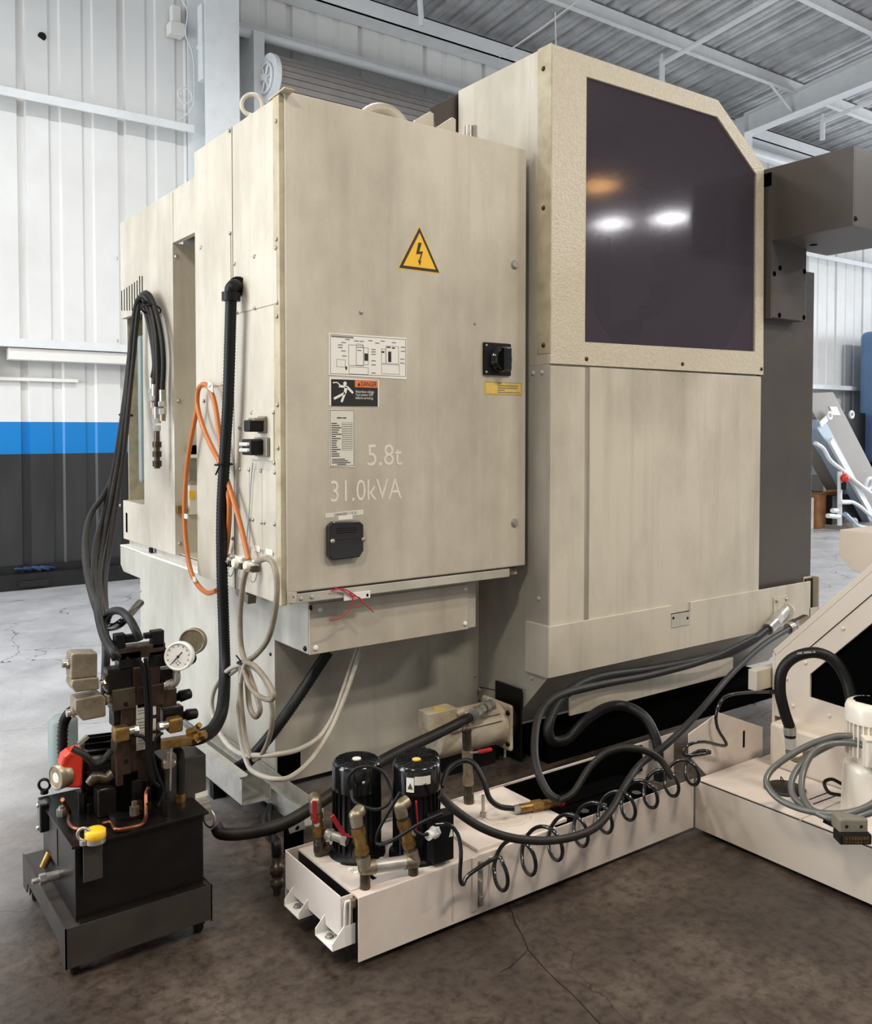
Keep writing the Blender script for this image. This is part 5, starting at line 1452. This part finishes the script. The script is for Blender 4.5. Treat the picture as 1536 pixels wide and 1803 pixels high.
#@@SECTION hoses
# ------------------------------------------------------------------ hoses and cables
def hose(name, label, cat, pts, r, m, n=10, sub=8, group=None, ribs=0):
    t = thing(name, label, cat, min(pts, key=lambda p: p.z), group)
    sp = spline(pts, sub)
    MB().sweep(sp, (lambda i: r * (1.0 if (i // 1) % 2 else ribs)) if ribs else (lambda i: r), n).build('tube', m, t)
    return t
# spiral air hose hanging along the coolant tank
A_, B_ = P(862, 1538, y=2.046), P(1240, 1345, y=2.046)
ax_ = (B_ - A_)
nl = 9
pts = [P(766, 1452, y=2.10), P(790, 1452, y=2.085), P(806, 1468, y=2.07), P(812, 1500, y=2.05), P(810, 1545, y=2.046), P(816, 1557, y=2.046), P(826, 1540, y=2.05)]
for i in range(nl * 14 + 1):
    f = i / (nl * 14)
    a = 2 * math.pi * nl * f + .4
    rr = .060 - .012 * f
    pts.append(A_ + ax_ * f + ZD * (rr * math.cos(a)) + YD * (-rr * math.sin(a)) + XD * (.012 * math.cos(a)))
coil_end = pts[-1]
pts += [P(1206, 1330, y=2.08), P(1212, 1312, y=2.08), P(1240, 1306, y=2.08), P(1272, 1313, y=2.08), P(1279, 1308, y=2.08), P(1264, 1282, y=2.09), P(1262, 1255, y=2.09), P(1276, 1228, y=2.09), P(1310, 1220, y=2.09), P(1362, 1218, y=2.085)]
t = hose('spiral_air_hose', 'glossy black spiral air hose hanging along the white tank', 'hose', pts, .0062, 'blackgloss', 10, 3)
MB().hexa(P(1355, 1219, y=2.086), P(1366, 1217, y=2.084), .009).build('fitting', 'black', t)
# long dark hose across the tank up to the drip flange
t = hose('coolant_hose', 'long dark rubber hose sweeping over the white tank to the drip flange', 'hose', [D(776, 1400, 2.62), D(800, 1425, 2.62), D(850, 1458, 2.62), D(910, 1477, 2.64), D(980, 1479, 2.70), D(1040, 1462, 2.8), D(1074, 1430, 2.9), D(1100, 1385, 3.05), D(1128, 1346, 3.2), D(1175, 1310, 3.3), D(1230, 1255, 3.5), D(1290, 1185, 3.8), D(1345, 1135, 4.1), D(1395, 1104, 4.4)], .0125, 'rubber')
MB().hexa(D(1395, 1104, 4.4), D(1402, 1099, 4.45), .03).hexa(D(1404, 1098, 4.46), D(1420, 1090, 4.5), .026).build('fitting', 'olivesteel', t)
MB().cyl(D(1388, 1107, 4.38), D(1396, 1103, 4.4), .026, n=12).build('ferrule', 'steel', t)
# thick hose from the flange elbow, looping down into the tank
pe = P(1381, 1078, y=Y1 - .03)
t = hose('coolant_hose', 'thick black hose clamped to the steel elbow on the drip flange', 'hose', [P(1352, 1108, y=2.80), P(1325, 1128, y=2.78), P(1285, 1148, y=2.78), P(1220, 1165, y=2.8), P(1140, 1180, y=2.83), P(1070, 1190, y=2.83), P(1020, 1206, y=2.80), P(985, 1235, y=2.76), P(967, 1275, y=2.72), P(972, 1303, y=2.70), P(1000, 1300, y=2.68), P(1030, 1270, y=2.66), P(1065, 1247, y=2.64), P(1100, 1243, y=2.6), P(1135, 1262, y=2.52), P(1155, 1300, y=2.46), P(1161, 1340, y=2.43), P(1160, 1375, y=2.42)], .021, 'rubberclean', 12)
MB().cyl(P(1352, 1108, y=2.80), P(1364, 1096, y=2.815), .032, n=14).build('ferrule', 'steel', t)
MB().hexa(P(1364, 1096, y=2.815), P(1372, 1087, y=2.825), .034).cyl(P(1372, 1087, y=2.825), P(1382, 1076, y=2.835), .03, n=14).sph(P(1382, 1076, y=2.835), .032).build('elbow', 'galv', t)
MB().cyl(P(1386, 1075, y=Y1 - .013), P(1384, 1075, y=Y1 - .03), .042, n=18).build('flange_boss', 'beige', t)
a, b = P(1362, 1052, y=Y1 - .013), P(1388, 1090, y=Y1 - .013)
bp = MB().box((a.x, Y1 - .017, b.z), (b.x, Y1 - .0125, a.z)).build('boss_plate', 'beige', t, .001)
for u, v in ((1368, 1058), (1385, 1055)): screw(P(u, v, y=Y1 - .017), (0, -1, 0), bp, .012)
MB().hexa(P(1160, 1340, y=2.43), P(1160, 1352, y=2.425), .022).cyl(P(1160, 1352, y=2.425), P(1160, 1376, y=2.42), .018, n=12).build('fitting', 'galv', t)
# loop between the brass coupling and the tank bay
hose('coolant_hose', 'dark hose looping up from the brass coupling behind the hose guard', 'hose', [D(990, 1412, 3.02), D(965, 1395, 3.04), D(945, 1350, 3.1), D(942, 1300, 3.2), D(952, 1255, 3.3), D(985, 1225, 3.4), D(1060, 1205, 3.6), D(1150, 1188, 3.85), D(1250, 1160, 4.1), D(1330, 1122, 4.35)], .014, 'rubber')
hose('coolant_hose', 'dark hose arching low across the open bay of the white tank', 'hose', [D(985, 1410, 3.0), D(1010, 1395, 3.02), D(1040, 1350, 3.08), D(1075, 1322, 3.1), D(1120, 1318, 3.12), D(1160, 1335, 3.14), D(1185, 1370, 3.12)], .012, 'rubber')
# thin dark hose from the coupling over the pump to the riser
hose('air_line', 'thin black hose bent over the riser down to the brass coupling', 'hose', [D(905, 1424, 2.96), D(880, 1420, 2.95), D(862, 1405, 2.95), D(852, 1375, 2.97), D(835, 1345, 3.0), D(815, 1340, 3.02), D(790, 1355, 3.0), D(778, 1385, 2.95)], .009, 'rubberclean')
# pump leads
hose('pump_lead', 'black cable looped across the pump with the white sticker', 'cable', [D(618, 1395, 2.63), D(614, 1370, 2.62), D(628, 1353, 2.61), D(652, 1350, 2.61), D(675, 1360, 2.61), D(688, 1390, 2.6), D(684, 1415, 2.58), D(660, 1425, 2.58), D(625, 1412, 2.6), D(618, 1390, 2.63)], .005, 'rubberclean', 8)
hose('pump_lead', 'black cable between the two pumps down to the tank', 'cable', [D(705, 1395, 2.56), D(690, 1420, 2.55), D(668, 1460, 2.55), D(664, 1485, 2.55), D(690, 1480, 2.52), D(740, 1450, 2.5), D(780, 1432, 2.5)], .005, 'rubberclean', 8)
hose('pump_lead', 'black cable from the white gland into the pump base', 'cable', [P(760, 1466, y=2.115), P(745, 1470, y=2.115), P(730, 1462, y=2.13)], .005, 'rubberclean', 8)
# big dark suction hose from the machine motor across to the hydraulic corner
t = hose('suction_hose', 'thick dark suction hose running under the machine to its steel coupling', 'hose', [P(857, 1248, x=2.60), P(830, 1262, y=3.0), P(770, 1292, y=2.9), P(700, 1325, y=2.8), P(640, 1360, y=2.72), P(560, 1415, y=2.68), P(500, 1450, y=2.70), P(440, 1466, y=2.76), P(392, 1468, y=2.82), P(380, 1455, y=2.84)], .021, 'rubber', 12)
a, b = P(834, 1258, y=2.97), P(866, 1240, y=3.04)
for k in range(4):
    MB().cyl(a.lerp(b, k * .26), a.lerp(b, k * .26 + .2), .028 if k % 2 == 0 else .024, n=16).build('coupling_ring', 'steel', t)
# --- hydraulic hoses draped on the machine's side, tied in a bundle
HB = [
 ([(268, 668), (272, 640), (266, 590), (256, 548), (247, 530), (240, 540), (234, 580), (226, 660), (216, 740), (204, 820), (184, 870), (160, 905), (150, 950), (152, 1000), (163, 1050), (175, 1085)], 0),
 ([(272, 680), (274, 640), (270, 585), (260, 540), (250, 525), (240, 535), (232, 590), (222, 680), (210, 770), (196, 850), (180, 915), (168, 960), (166, 1010), (172, 1055), (178, 1090)], 1),
 ([(276, 720), (278, 670), (276, 600), (268, 550), (258, 524), (246, 524), (237, 550), (230, 620), (222, 710), (212, 790), (200, 860), (186, 930), (176, 980), (174, 1020), (178, 1060), (182, 1088)], 2),
 ([(283, 668), (284, 620), (278, 570), (268, 534), (258, 519), (248, 524), (241, 560), (234, 640), (226, 720), (216, 800), (204, 880), (192, 950), (183, 1000), (180, 1040), (181, 1070), (185, 1092)], 3),
 ([(286, 690), (288, 640), (284, 590), (274, 545), (262, 518), (250, 520), (243, 550), (236, 620), (228, 700), (219, 790), (209, 860), (198, 930), (188, 990), (184, 1030), (185, 1070), (188, 1092)], 4)]
ends = []
for pts, i in HB:
    n = len(pts)
    P3 = []
    for j, (u, v) in enumerate(pts):
        f = j / (n - 1)
        kp = (P(u, v, x=XU - .045 - .012 * (i % 3)) - CAM).dot(FW)
        k = min(kp, 4.95 - 2.05 * (max(f - .5, 0) / .5) ** 1.3)
        P3.append(D(u, v, k))
    t = hose('hydraulic_hose', ('black hydraulic hose bulging widest out of the tied bundle', 'black hydraulic hose lying next inside the widest bulge of the bundle', 'black hydraulic hose ending in a long ringed coupler', 'black hydraulic hose ending in a yellow brass nut', 'black hydraulic hose of the bundle hanging nearest the tall slot')[i], 'hose', P3, .0135 if k > 3 else .0135, 'rubber', 8, 6, 'bundle of hydraulic hoses')
    p, q = P3[0], P3[0] + Vector((0, 0, -.11))
    MB().cyl(p + ZD * .01, p - ZD * .05, .017, n=10).build('ferrule', 'steel', t)
    MB().hexa(p - ZD * .05, p - ZD * .075, .022).hexa(p - ZD * .085, p - ZD * .115, .020).build('swivel_nut', 'galv' if i != 3 else 'brass', t)
    MB().cyl(p - ZD * .115, p - ZD * (.15 + (.16 if i == 2 else 0)), .015, n=10).build('tip', 'olivesteel' if i == 2 else 'zincbody', t)
    if i == 2:
        for zz in (.17, .22, .27): MB().cyl(p - ZD * zz, p - ZD * (zz + .03), .023, n=10).build('coupler_ring', 'ruststeel', t)
    ends.append(P3[-1])
hook = thing('hose_hook', 'dark tie strap holding the hydraulic hose bundle on the machine side', 'strap', D(256, 545, 4.9))
MB().torus(P(222, 731, x=XU - .06), (.1, .1, 1), .036, .005, 20, 6).build('tie', 'rubberclean', hook)
MB().torus(P(266, 545, x=XU - .06), (.2, .3, .8), .05, .005, 20, 6).build('tie', 'rubberclean', hook)
MB().cyl(P(253, 533, x=XU), P(256, 533, x=XU - .1), .012, n=8).build('peg', 'black', hook)
# thick hydraulic lines looping from the bundle into the valve stack
HL = 'thick black hydraulic line curling down into the valve stack'
hose('hydraulic_line', 'thick black hydraulic line dropping straight behind the cast solenoid boxes', 'hose', [D(177, 1068, 2.92), D(183, 1100, 2.85), D(187, 1140, 2.8), D(186, 1180, 2.78), D(184, 1240, 2.78)], .013, 'rubberclean')
hose('hydraulic_line', 'thick black hydraulic line bending forward into the side of the valve stack', 'hose', [D(172, 1060, 2.9), D(176, 1090, 2.75), D(186, 1125, 2.66), D(200, 1148, 2.6), D(206, 1160, 2.6)], .015, 'rubberclean')
hose('hydraulic_line', 'thick black hydraulic line arching over into the top of the stack', 'hose', [D(182, 1078, 2.92), D(186, 1100, 2.86), D(200, 1104, 2.8), D(214, 1096, 2.76), D(228, 1082, 2.8), D(247, 1062, 2.95)], .013, 'blackgloss')
hose('hydraulic_line', 'thick black hydraulic line curling down into the valve stack', 'hose', [D(186, 1096, 2.8), D(195, 1078, 2.74), D(212, 1076, 2.7), D(228, 1090, 2.66), D(240, 1112, 2.64), D(246, 1128, 2.64)], .012, 'rubberclean')
# --- black corrugated conduit from the cabinet elbow to the floor
xk = X0 - .055
CP = [P(407, 528, x=xk), P(405, 600, x=xk), P(402, 700, x=xk), P(396, 800, x=xk), P(391, 900, x=xk), P(391, 1000, x=xk), P(394, 1100, x=xk), P(396, 1180, x=xk - .02), P(392, 1245, x=xk - .10), P(378, 1280, x=xk - .22), P(356, 1296, x=xk - .34), P(338, 1300, x=xk - .42)]
t = thing('conduit', 'black corrugated conduit hanging from the elbow on the cabinet side', 'conduit', CP[-1])
MB().sweep(spline(CP, 34), lambda i: .0235 if i % 2 else .0212, 14).build('corrugated_tube', 'rubberclean', t)
MB().cyl(P(407, 515, x=xk), P(407, 530, x=xk), .036, n=18).build('collar', 'black', t)
e0, e1_ = P(407, 517, x=xk), P(420, 504, x=X0 - .012)
MB().tube([e0, P(408, 508, x=xk), P(413, 503, x=xk + .015), e1_], .026, 12).build('elbow', 'black', t)
MB().cyl(P(421, 504, x=X0 - .004), P(419, 504, x=X0 - .02), .038, n=18).build('lock_nut', 'black', t)
# second conduit slanting behind, under the terminal box
hose('conduit', 'black corrugated conduit slanting down from under the terminal box', 'conduit', [P(578, 1148, y=3.24), P(560, 1175, y=3.24), P(520, 1235, y=3.23), P(480, 1290, y=3.22), P(450, 1326, y=3.24), P(434, 1343, y=3.28), P(418, 1352, y=3.40)], .024, 'rubberclean', 12, 24, None, .88)
# --- orange cables
xo = X0 - .04
t = hose('orange_cable', 'orange cable hung in a loop on the cabinet side with paper tags', 'cable', [P(438, 985, x=xo), P(425, 930, x=xo), P(408, 870, x=xo), P(390, 820, x=xo), P(372, 785, x=xo), P(357, 750, x=xo), P(348, 715, x=xo), P(349, 688, x=xo), P(357, 677, x=xo), P(368, 682, x=xo), P(378, 710, x=xo), P(386, 760, x=xo), P(393, 810, x=xo), P(399, 850, x=xo), P(404, 890, x=xo), P(402, 940, x=xo + .01), P(398, 972, x=xo + .02)], .0105, 'orange')
a = P(371, 681, x=xo - .012)
MB().obox(a, Vector((0, -1, -.35)), XD, ZD, .028, .002, .016).build('paper_tag', 'paper', t)
for k in (-1, 0, 1): MB().obox(a + Vector((-.0026, -.011 * k, .002 + .0035 * k)), YD, XD, ZD, .003, .0004, .003).build('tag_mark', 'ink', t)
t = hose('orange_cable', 'orange cable swinging in a wide arc past the tall slot', 'cable', [P(348, 715, x=xo), P(341, 750, x=xo), P(332, 800, x=xo), P(326, 860, x=xo), P(325, 910, x=xo), P(328, 960, x=xo), P(336, 1005, x=xo), P(350, 1032, x=xo), P(366, 1044, x=xo), P(381, 1040, x=xo)], .0105, 'orange')
for u, v in ((328, 909), (343, 1020)):
    MB().obox(P(u, v, x=xo - .008), YD, XD, ZD, .018, .003, .010).build('paper_tag', 'paper', t)
tie = thing('cable_tie', 'black cable tie binding the orange cables to the conduit', 'cable tie', P(395, 818, x=xo))
MB().torus(P(394, 818, x=xk), (0, .1, 1), .034, .004, 24, 6).build('band', 'black', tie)
MB().bar(P(386, 822, x=xk - .04), P(380, 836, x=xk - .04), .006, .003).build('tail', 'black', tie)
# --- round connectors and caps on the lower cabinet side
for i, (u, v) in enumerate(((412, 986), (431, 990), (452, 995))):
    c = P(u, v, x=X0 - .004)
    cn = thing('round_connector', ('pale round connector with a hanging wire cap loop, beside the conduit', 'pale round connector between its two neighbours on the cabinet side', 'pale round connector feeding the bent grey cable')[i], 'connector', c, 'round connectors on the cabinet side')
    MB().lathe(c, (-1, 0, 0), [(0, .026), (.012, .026), (.014, .020), (.045, .020), (.05, .016)], 18).build('shell', 'motorwhite', cn)
    MB().obox(c + Vector((-.012, 0, .020)), YD, XD, ZD, .034, .014, .004).build('latch_plate', 'paper', cn, .001)
    MB().obox(c + Vector((-.02, -.022, -.01)), YD, XD, ZD, .014, .014, .012).build('latch_lever', 'olivesteel', cn, .002)
    MB().tube([c + Vector((-.01, .02, -.015)), c + Vector((-.02, .015, -.055)), c + Vector((-.02, -.02, -.06)), c + Vector((-.012, -.035, -.025))], .0018, 5).build('cap_wire', 'steel', cn)
ic = P(433, 1043, x=X0 + .09)
t = thing('inline_connector', 'grey inline connector housing hanging below the cabinet edge', 'connector', ic)
MB().obox(ic, Vector((0, -1, -.2)), XD, Vector((0, -.2, 1)), .055, .024, .026).build('housing', 'greyplastic', t, .006)
MB().obox(ic + Vector((-.004, -.06, -.016)), Vector((0, -1, -.2)), XD, Vector((0, -.2, 1)), .012, .02, .02).build('end_cap', 'greyplastic', t, .004)
# thin blue-grey wire from the socket plate
hose('wire', 'thin blue grey wire hanging from the socket plate to the connectors', 'wire', [P(445, 815, x=X0 - .012), P(442, 850, x=X0 - .012), P(438, 910, x=X0 - .012), P(433, 970, x=X0 - .012)], .0022, 'conveyorblue', 6)
# grey cables gathered in a coil below the connectors
xg = X0 - .06
gp = lambda l, dx=0: [P(u, v, x=xg + dx) for u, v in l]
hose('grey_cable', 'grey cable bending from the round connector into the tied coil', 'cable', gp([(455, 988), (470, 984), (482, 995), (488, 1030), (484, 1080), (472, 1125), (452, 1152), (434, 1165), (428, 1170)]), .0105, 'greycable')
hose('grey_cable', 'grey cable dropping from the middle connector to the coil tie', 'cable', gp([(434, 1004), (428, 1030), (423, 1080), (424, 1130), (430, 1160), (440, 1190), (452, 1225), (458, 1250), (450, 1262), (440, 1245), (436, 1210), (430, 1172)]), .0105, 'greycable')
hose('grey_cable', 'grey cable coiled wide and running along the floor to the terminal box', 'cable', gp([(428, 1168), (405, 1178), (384, 1200), (373, 1235), (380, 1275), (400, 1310), (426, 1328), (450, 1330)], -.02) + [P(490, 1328, y=2.96), P(530, 1318, y=3.02), P(565, 1295, y=3.08), P(590, 1255, y=3.13), P(606, 1210, y=3.16), P(620, 1170, y=3.18), P(630, 1142, y=3.19)], .0095, 'greycable_light')
hose('grey_cable', 'grey cable of the coil sagging lowest in front of the cutout', 'cable', gp([(432, 1166), (424, 1200), (420, 1250), (424, 1300), (436, 1345), (452, 1362)], -.03) + [P(485, 1372, y=2.92), P(515, 1366, y=2.96), P(550, 1335, y=3.02), P(585, 1280, y=3.08), P(608, 1225, y=3.12), P(625, 1175, y=3.15), P(636, 1142, y=3.17)], .0095, 'greycable_light')
hose('grey_cable', 'grey cable loop hooked out to the right of the coil tie', 'cable', gp([(430, 1165), (448, 1172), (468, 1195), (482, 1222), (476, 1232), (455, 1225), (438, 1205), (426, 1172), (424, 1220), (428, 1270), (434, 1310), (442, 1335)], -.03), .0095, 'greycable')
hose('grey_cable', 'grey cable loop hanging inside the coil beside the corner seam', 'cable', gp([(436, 1168), (458, 1185), (474, 1215), (480, 1260), (474, 1300), (460, 1330), (448, 1338)], -.01), .009, 'greycable')
hose('grey_cable', 'thin dark cables strung from the conduit to the coil tie', 'cable', gp([(428, 1172), (410, 1185), (392, 1198), (380, 1212)], -.01), .006, 'greycable')
ti = thing('cable_tie', 'dark tie gathering the grey cable coil', 'cable tie', P(431, 1166, x=xg - .03))
MB().torus(P(431, 1166, x=xg - .02), (0, .1, 1), .026, .005, 20, 6).build('band', 'rubberclean', ti)
MB().bar(P(424, 1164, x=xg - .05), P(416, 1154, x=xg - .05), .005, .003).build('tail', 'rubberclean', ti)
# red wires under the door
for lbl, pts in (('thin red wire drooping to the left below the cabinet door', [(583, 1040), (605, 1037), (618, 1045), (621, 1060), (612, 1078), (598, 1088), (580, 1093)]), ('thin red wire springing to the right below the cabinet door', [(590, 1036), (612, 1040), (628, 1050), (642, 1062), (658, 1078)]), ('short red wire hooked back below the cabinet door', [(600, 1038), (620, 1048), (634, 1053), (637, 1064), (626, 1069)])):
    hose('red_wire', lbl, 'wire', [P(u, v, y=YC - .012) for u, v in pts], .0026, 'redwire', 6)
tg = thing('wire_terminal', 'small white terminal block under the cabinet door', 'terminal', P(632, 1045, y=YC))
a, b = P(606, 1040, y=YC - .002), P(652, 1050, y=YC - .002)
MB().box((a.x, YC - .004, b.z - .005), (b.x, YC + .002, a.z - .012)).build('block', 'white', tg, .001)
MB().box((b.x - .018, YC - .006, b.z + .002), (b.x - .01, YC - .003, b.z + .012)).build('slot', 'void', tg)

# ------------------------------------------------------------------ galvanised trough sections by the side
def channel(label, x0, x1, y0, y1, z0, hl, hr, lip):
    t = thing('cable_tray', label, 'cable tray', ((x0 + x1) / 2, y0, 0))
    th = .003
    MB().box((x0, y0, z0), (x1, y1, z0 + th)).build('bottom', 'galv', t)
    MB().box((x0, y0, z0), (x0 + th, y1, z0 + hl)).build('side', 'galv', t)
    MB().box((x1 - th, y0, z0), (x1, y1, z0 + hr)).build('side', 'galv', t)
    if lip: MB().prism([(x0, y0 + .02, z0 + hl), (x0 + lip - .012, y0 + .02, z0 + hl), (x0 + lip, y0 + .035, z0 + hl), (x0 + lip, y1, z0 + hl), (x0, y1, z0 + hl)], (0, 0, th)).build('lip', 'galv', t)
    for yy in (y0 + .35, y1 - .15): MB().box((x0 + .03, yy, 0), (x1 - .03, yy + .04, z0)).build('foot', 'black', t)
    return t
channel('bright galvanised tray open at its end beside the machine foot', 1.345, 1.462, 3.09, 4.15, .10, .098, .055, .04)
channel('lower galvanised tray tucked between the bright tray and the machine', 1.482, 1.585, 2.90, 4.0, .05, .075, .06, 0)
ep = thing('end_bracket', 'small pale slotted bracket plate under the suction hose by the tank', 'bracket', P(524, 1470, y=2.80))
a, b = P(508, 1452, y=2.80), P(538, 1466, y=2.80)
MB().prism([P(508, 1456, y=2.80), P(535, 1443, y=2.80), P(538, 1459, y=2.80), P(511, 1468, y=2.80)], (0, .004, 0)).build('plate', 'galv', ep)
MB().cyl(P(523, 1457, y=2.7985), P(523, 1457, y=2.80), .008, n=10).build('slot', 'void', ep)
MB().box((P(512, 1460, y=2.805).x, 2.804, 0), (P(512, 1460, y=2.805).x + .05, 2.86, P(520, 1462, y=2.80).z)).build('post', 'void', ep)
# dark upright coupling standing left of the tank
hc = thing('quick_coupling', 'dark hose end with ringed steel coupling standing on the floor', 'coupling', P(488, 1575, z=0))
c = P(488, 1575, z=.0)
MB().lathe(c, ZD, [(0, .012), (.02, .014), (.03, .022), (.05, .022), (.052, .018), (.07, .018), (.072, .023), (.10, .023), (.102, .017), (.13, .017)], 14).build('coupling_body', 'olivesteel', hc)
MB().tube([c + ZD * .12, c + Vector((.0, .01, .17)), P(474, 1470, y=2.86), P(468, 1440, y=2.98), P(476, 1420, y=3.15)], .016, 10).build('hose', 'rubberclean', hc)
#@@SECTION background
# ------------------------------------------------------------------ things far behind at the right
def YB_(u, v, y): return P(u, v, y=y)
bc_ = thing('far_conveyor', 'grey inclined chip conveyor with red knob beyond the dark column', 'conveyor', P(1500, 935, z=0))
yk = 7.35
para = [(1424, 692), (1468, 690), (1550, 850), (1560, 935), (1530, 905), (1424, 712)]
MB().prism([YB_(u, v, yk) for u, v in para], (0, .5, 0)).build('housing', 'conveyorgrey', bc_, .01)
MB().prism([YB_(u, v, yk - .03) for u, v in ((1440, 738), (1456, 744), (1536, 895), (1536, 925), (1474, 806), (1440, 756))], (0, .25, 0)).build('underside_frame', 'conveyorblue', bc_, .01)
MB().bar(YB_(1462, 775, yk - .08), YB_(1534, 905, yk - .08), .05, .10).build('rail', 'whitemetal', bc_, .005)
MB().prism([YB_(u, v, yk - .01) for u, v in ((1461, 716), (1474, 716), (1481, 731), (1468, 731))], (0, .008, 0)).build('label', 'paper', bc_)
for (u0, v0, u1, v1) in ((1444, 748, 1460, 733),):
    MB().bar(YB_(u0, v0, yk - .05), YB_(u1, v1, yk - .05), .03, .09).build('lug', 'whitemetal', bc_, .01)
MB().torus(YB_(1461, 732, yk - .06), (0, 1, 0), .05, .022, 18, 8).build('lifting_eye', 'whitemetal', bc_)
MB().torus(YB_(1500, 730, yk + .3), (0, 1, 0), .05, .02, 18, 8).build('lifting_eye', 'whitemetal', bc_)
MB().cyl(YB_(1479, 830, yk - .12), YB_(1479, 925, yk - .12), .035, n=10).build('stand_pipe', 'whitemetal', bc_)
MB().tube([YB_(u, v, yk - .14) for u, v in ((1436, 780), (1450, 790), (1462, 810), (1480, 825), (1500, 842), (1520, 858), (1536, 870))], .03, 10).build('cable', 'whitemetal', bc_)
MB().torus(YB_(1530, 852, yk - .14), (0, 1, .2), .09, .03, 22, 8).build('cable_loop', 'whitemetal', bc_)
MB().sph(YB_(1488, 842, yk - .2), .065, 16).build('red_knob', 'red', bc_)
MB().cyl(YB_(1487, 850, yk - .2), YB_(1487, 862, yk - .2), .04, n=10).build('knob_neck', 'black', bc_)
MB().tube([YB_(u, v, yk - .2) for u, v in ((1482, 885), (1500, 884), (1515, 892), (1530, 905), (1545, 915))], .028, 8).build('outlet_hose', 'whitemetal', bc_)
MB().tube([YB_(u, v, yk - .2) for u, v in ((1488, 905), (1498, 915), (1510, 926), (1536, 932))], .038, 8).build('outlet_hose', 'conveyorblue', bc_)
for (u0, v0, u1, v1) in ((1458, 908, 1478, 910), (1466, 899, 1474, 899), (1480, 884, 1496, 884)):
    MB().cyl(YB_(u0, v0, yk - .2), YB_(u1, v1, yk - .2), .035, n=10).build('pipe_fitting', 'whitemetal', bc_)
MB().lathe(YB_(1492, 922, yk - .1), (0, -1, 0), [(0, .1), (.12, .1), (.13, .06)], 18).build('gear_motor', 'conveyorgrey', bc_)
MB().box((YB_(1474, 930, yk).x, yk - .15, 0), (YB_(1536, 930, yk).x, yk + .3, .06)).build('base_frame', 'conveyorgrey', bc_)
MB().box((YB_(1485, 800, yk).x - .1, yk + .1, 0), (YB_(1500, 900, yk).x + .6, yk + .4, .5)).build('support', 'black', bc_)
# carton
cb0 = P(1440, 935, z=0)
bx = thing('carton', 'brown cardboard carton on the floor beyond the dark column', 'box', cb0)
x0_, x1_b = P(1441, 900, y=7.55).x, P(1476, 900, y=7.55).x
zc = P(1450, 870, y=7.55).z
MB().box((x0_, 7.55, 0), (x1_b, 7.95, zc)).build('body', 'cardboard', bx, .01)
MB().prism([(x0_, 7.55, zc), (x1_b, 7.55, zc), (x1_b + .05, 7.42, zc + .06), (x0_ + .05, 7.42, zc + .06)], (0, 0, .008)).build('flap', 'cardboard', bx)
cb1 = thing('carton', 'pale carton with a white bag on top beside the brown one', 'box', (x0_ - .25, 7.6, 0))
MB().box((x0_ - .45, 7.6, 0), (x0_ - .02, 7.95, zc - .05)).build('body', 'paper', cb1, .01)
MB().sph((x0_ - .12, 7.75, zc + .1), .13, 12).build('bag', 'white', cb1)
# grey motor box on a stand
gm = thing('grey_box', 'grey control box on a black stand behind the cartons', 'box', (P(1460, 860, y=8.1).x, 8.1, 0))
a, b = P(1450, 836, y=8.1), P(1474, 864, y=8.1)
MB().box((a.x, 8.1, b.z), (b.x, 8.4, a.z)).build('box', 'conveyorgrey', gm, .01)
MB().box((a.x + .05, 8.15, 0), (b.x - .05, 8.35, b.z)).build('stand', 'black', gm)
# black cabinet and blue machine
kb = thing('black_cabinet', 'black machine cabinet behind the grey inclined conveyor', 'cabinet', (P(1470, 800, y=8.3).x, 8.55, 0))
a, b = P(1425, 752, y=8.55), P(1520, 752, y=8.55)
MB().box((a.x, 8.5, 0), (b.x, 8.85, P(1518, 727, y=8.5).z)).build('body', 'black', kb, .01)
MB().box((a.x + .2, 8.48, .3), (a.x + .9, 8.5, 1.2)).build('door', 'blackgloss', kb, .005)
bl = thing('blue_machine', 'blue enclosed machine tool beyond the grey conveyor', 'machine', (P(1530, 800, y=7.9).x + 1, 8.2, 0))
a = P(1512, 590, y=8.8)
MB().box((a.x, 7.9, .9), (a.x + 2.4, 8.8, P(1516, 585, y=8.8).z)).build('enclosure', 'machineblue', bl, .12, 4)
MB().box((a.x + .1, 7.95, 0), (a.x + 2.4, 8.75, .9)).build('base', 'blackbase', bl, .02)
MB().box((a.x + .35, 7.89, 1.2), (a.x + 1.6, 7.9, 2.6)).build('door', 'machineblue', bl, .01)
# blue rope lying on the kick plate at the left
rp_ = thing('rope', 'dark blue rope coil lying on the black wall ledge', 'rope', P(60, 1012, y=9.05))
q = P(50, 1012, y=9.07)
pts = []
for i in range(50):
    a = i * .5
    pts.append(Vector((q.x - .1 + i * .006 + .05 * math.cos(a), 9.07 + .02 * math.sin(a * 1.3), .165 + .035 * abs(math.sin(a * .5)))))
MB().tube(pts, .012, 6, 3).build('strand', 'bluerope', rp_)
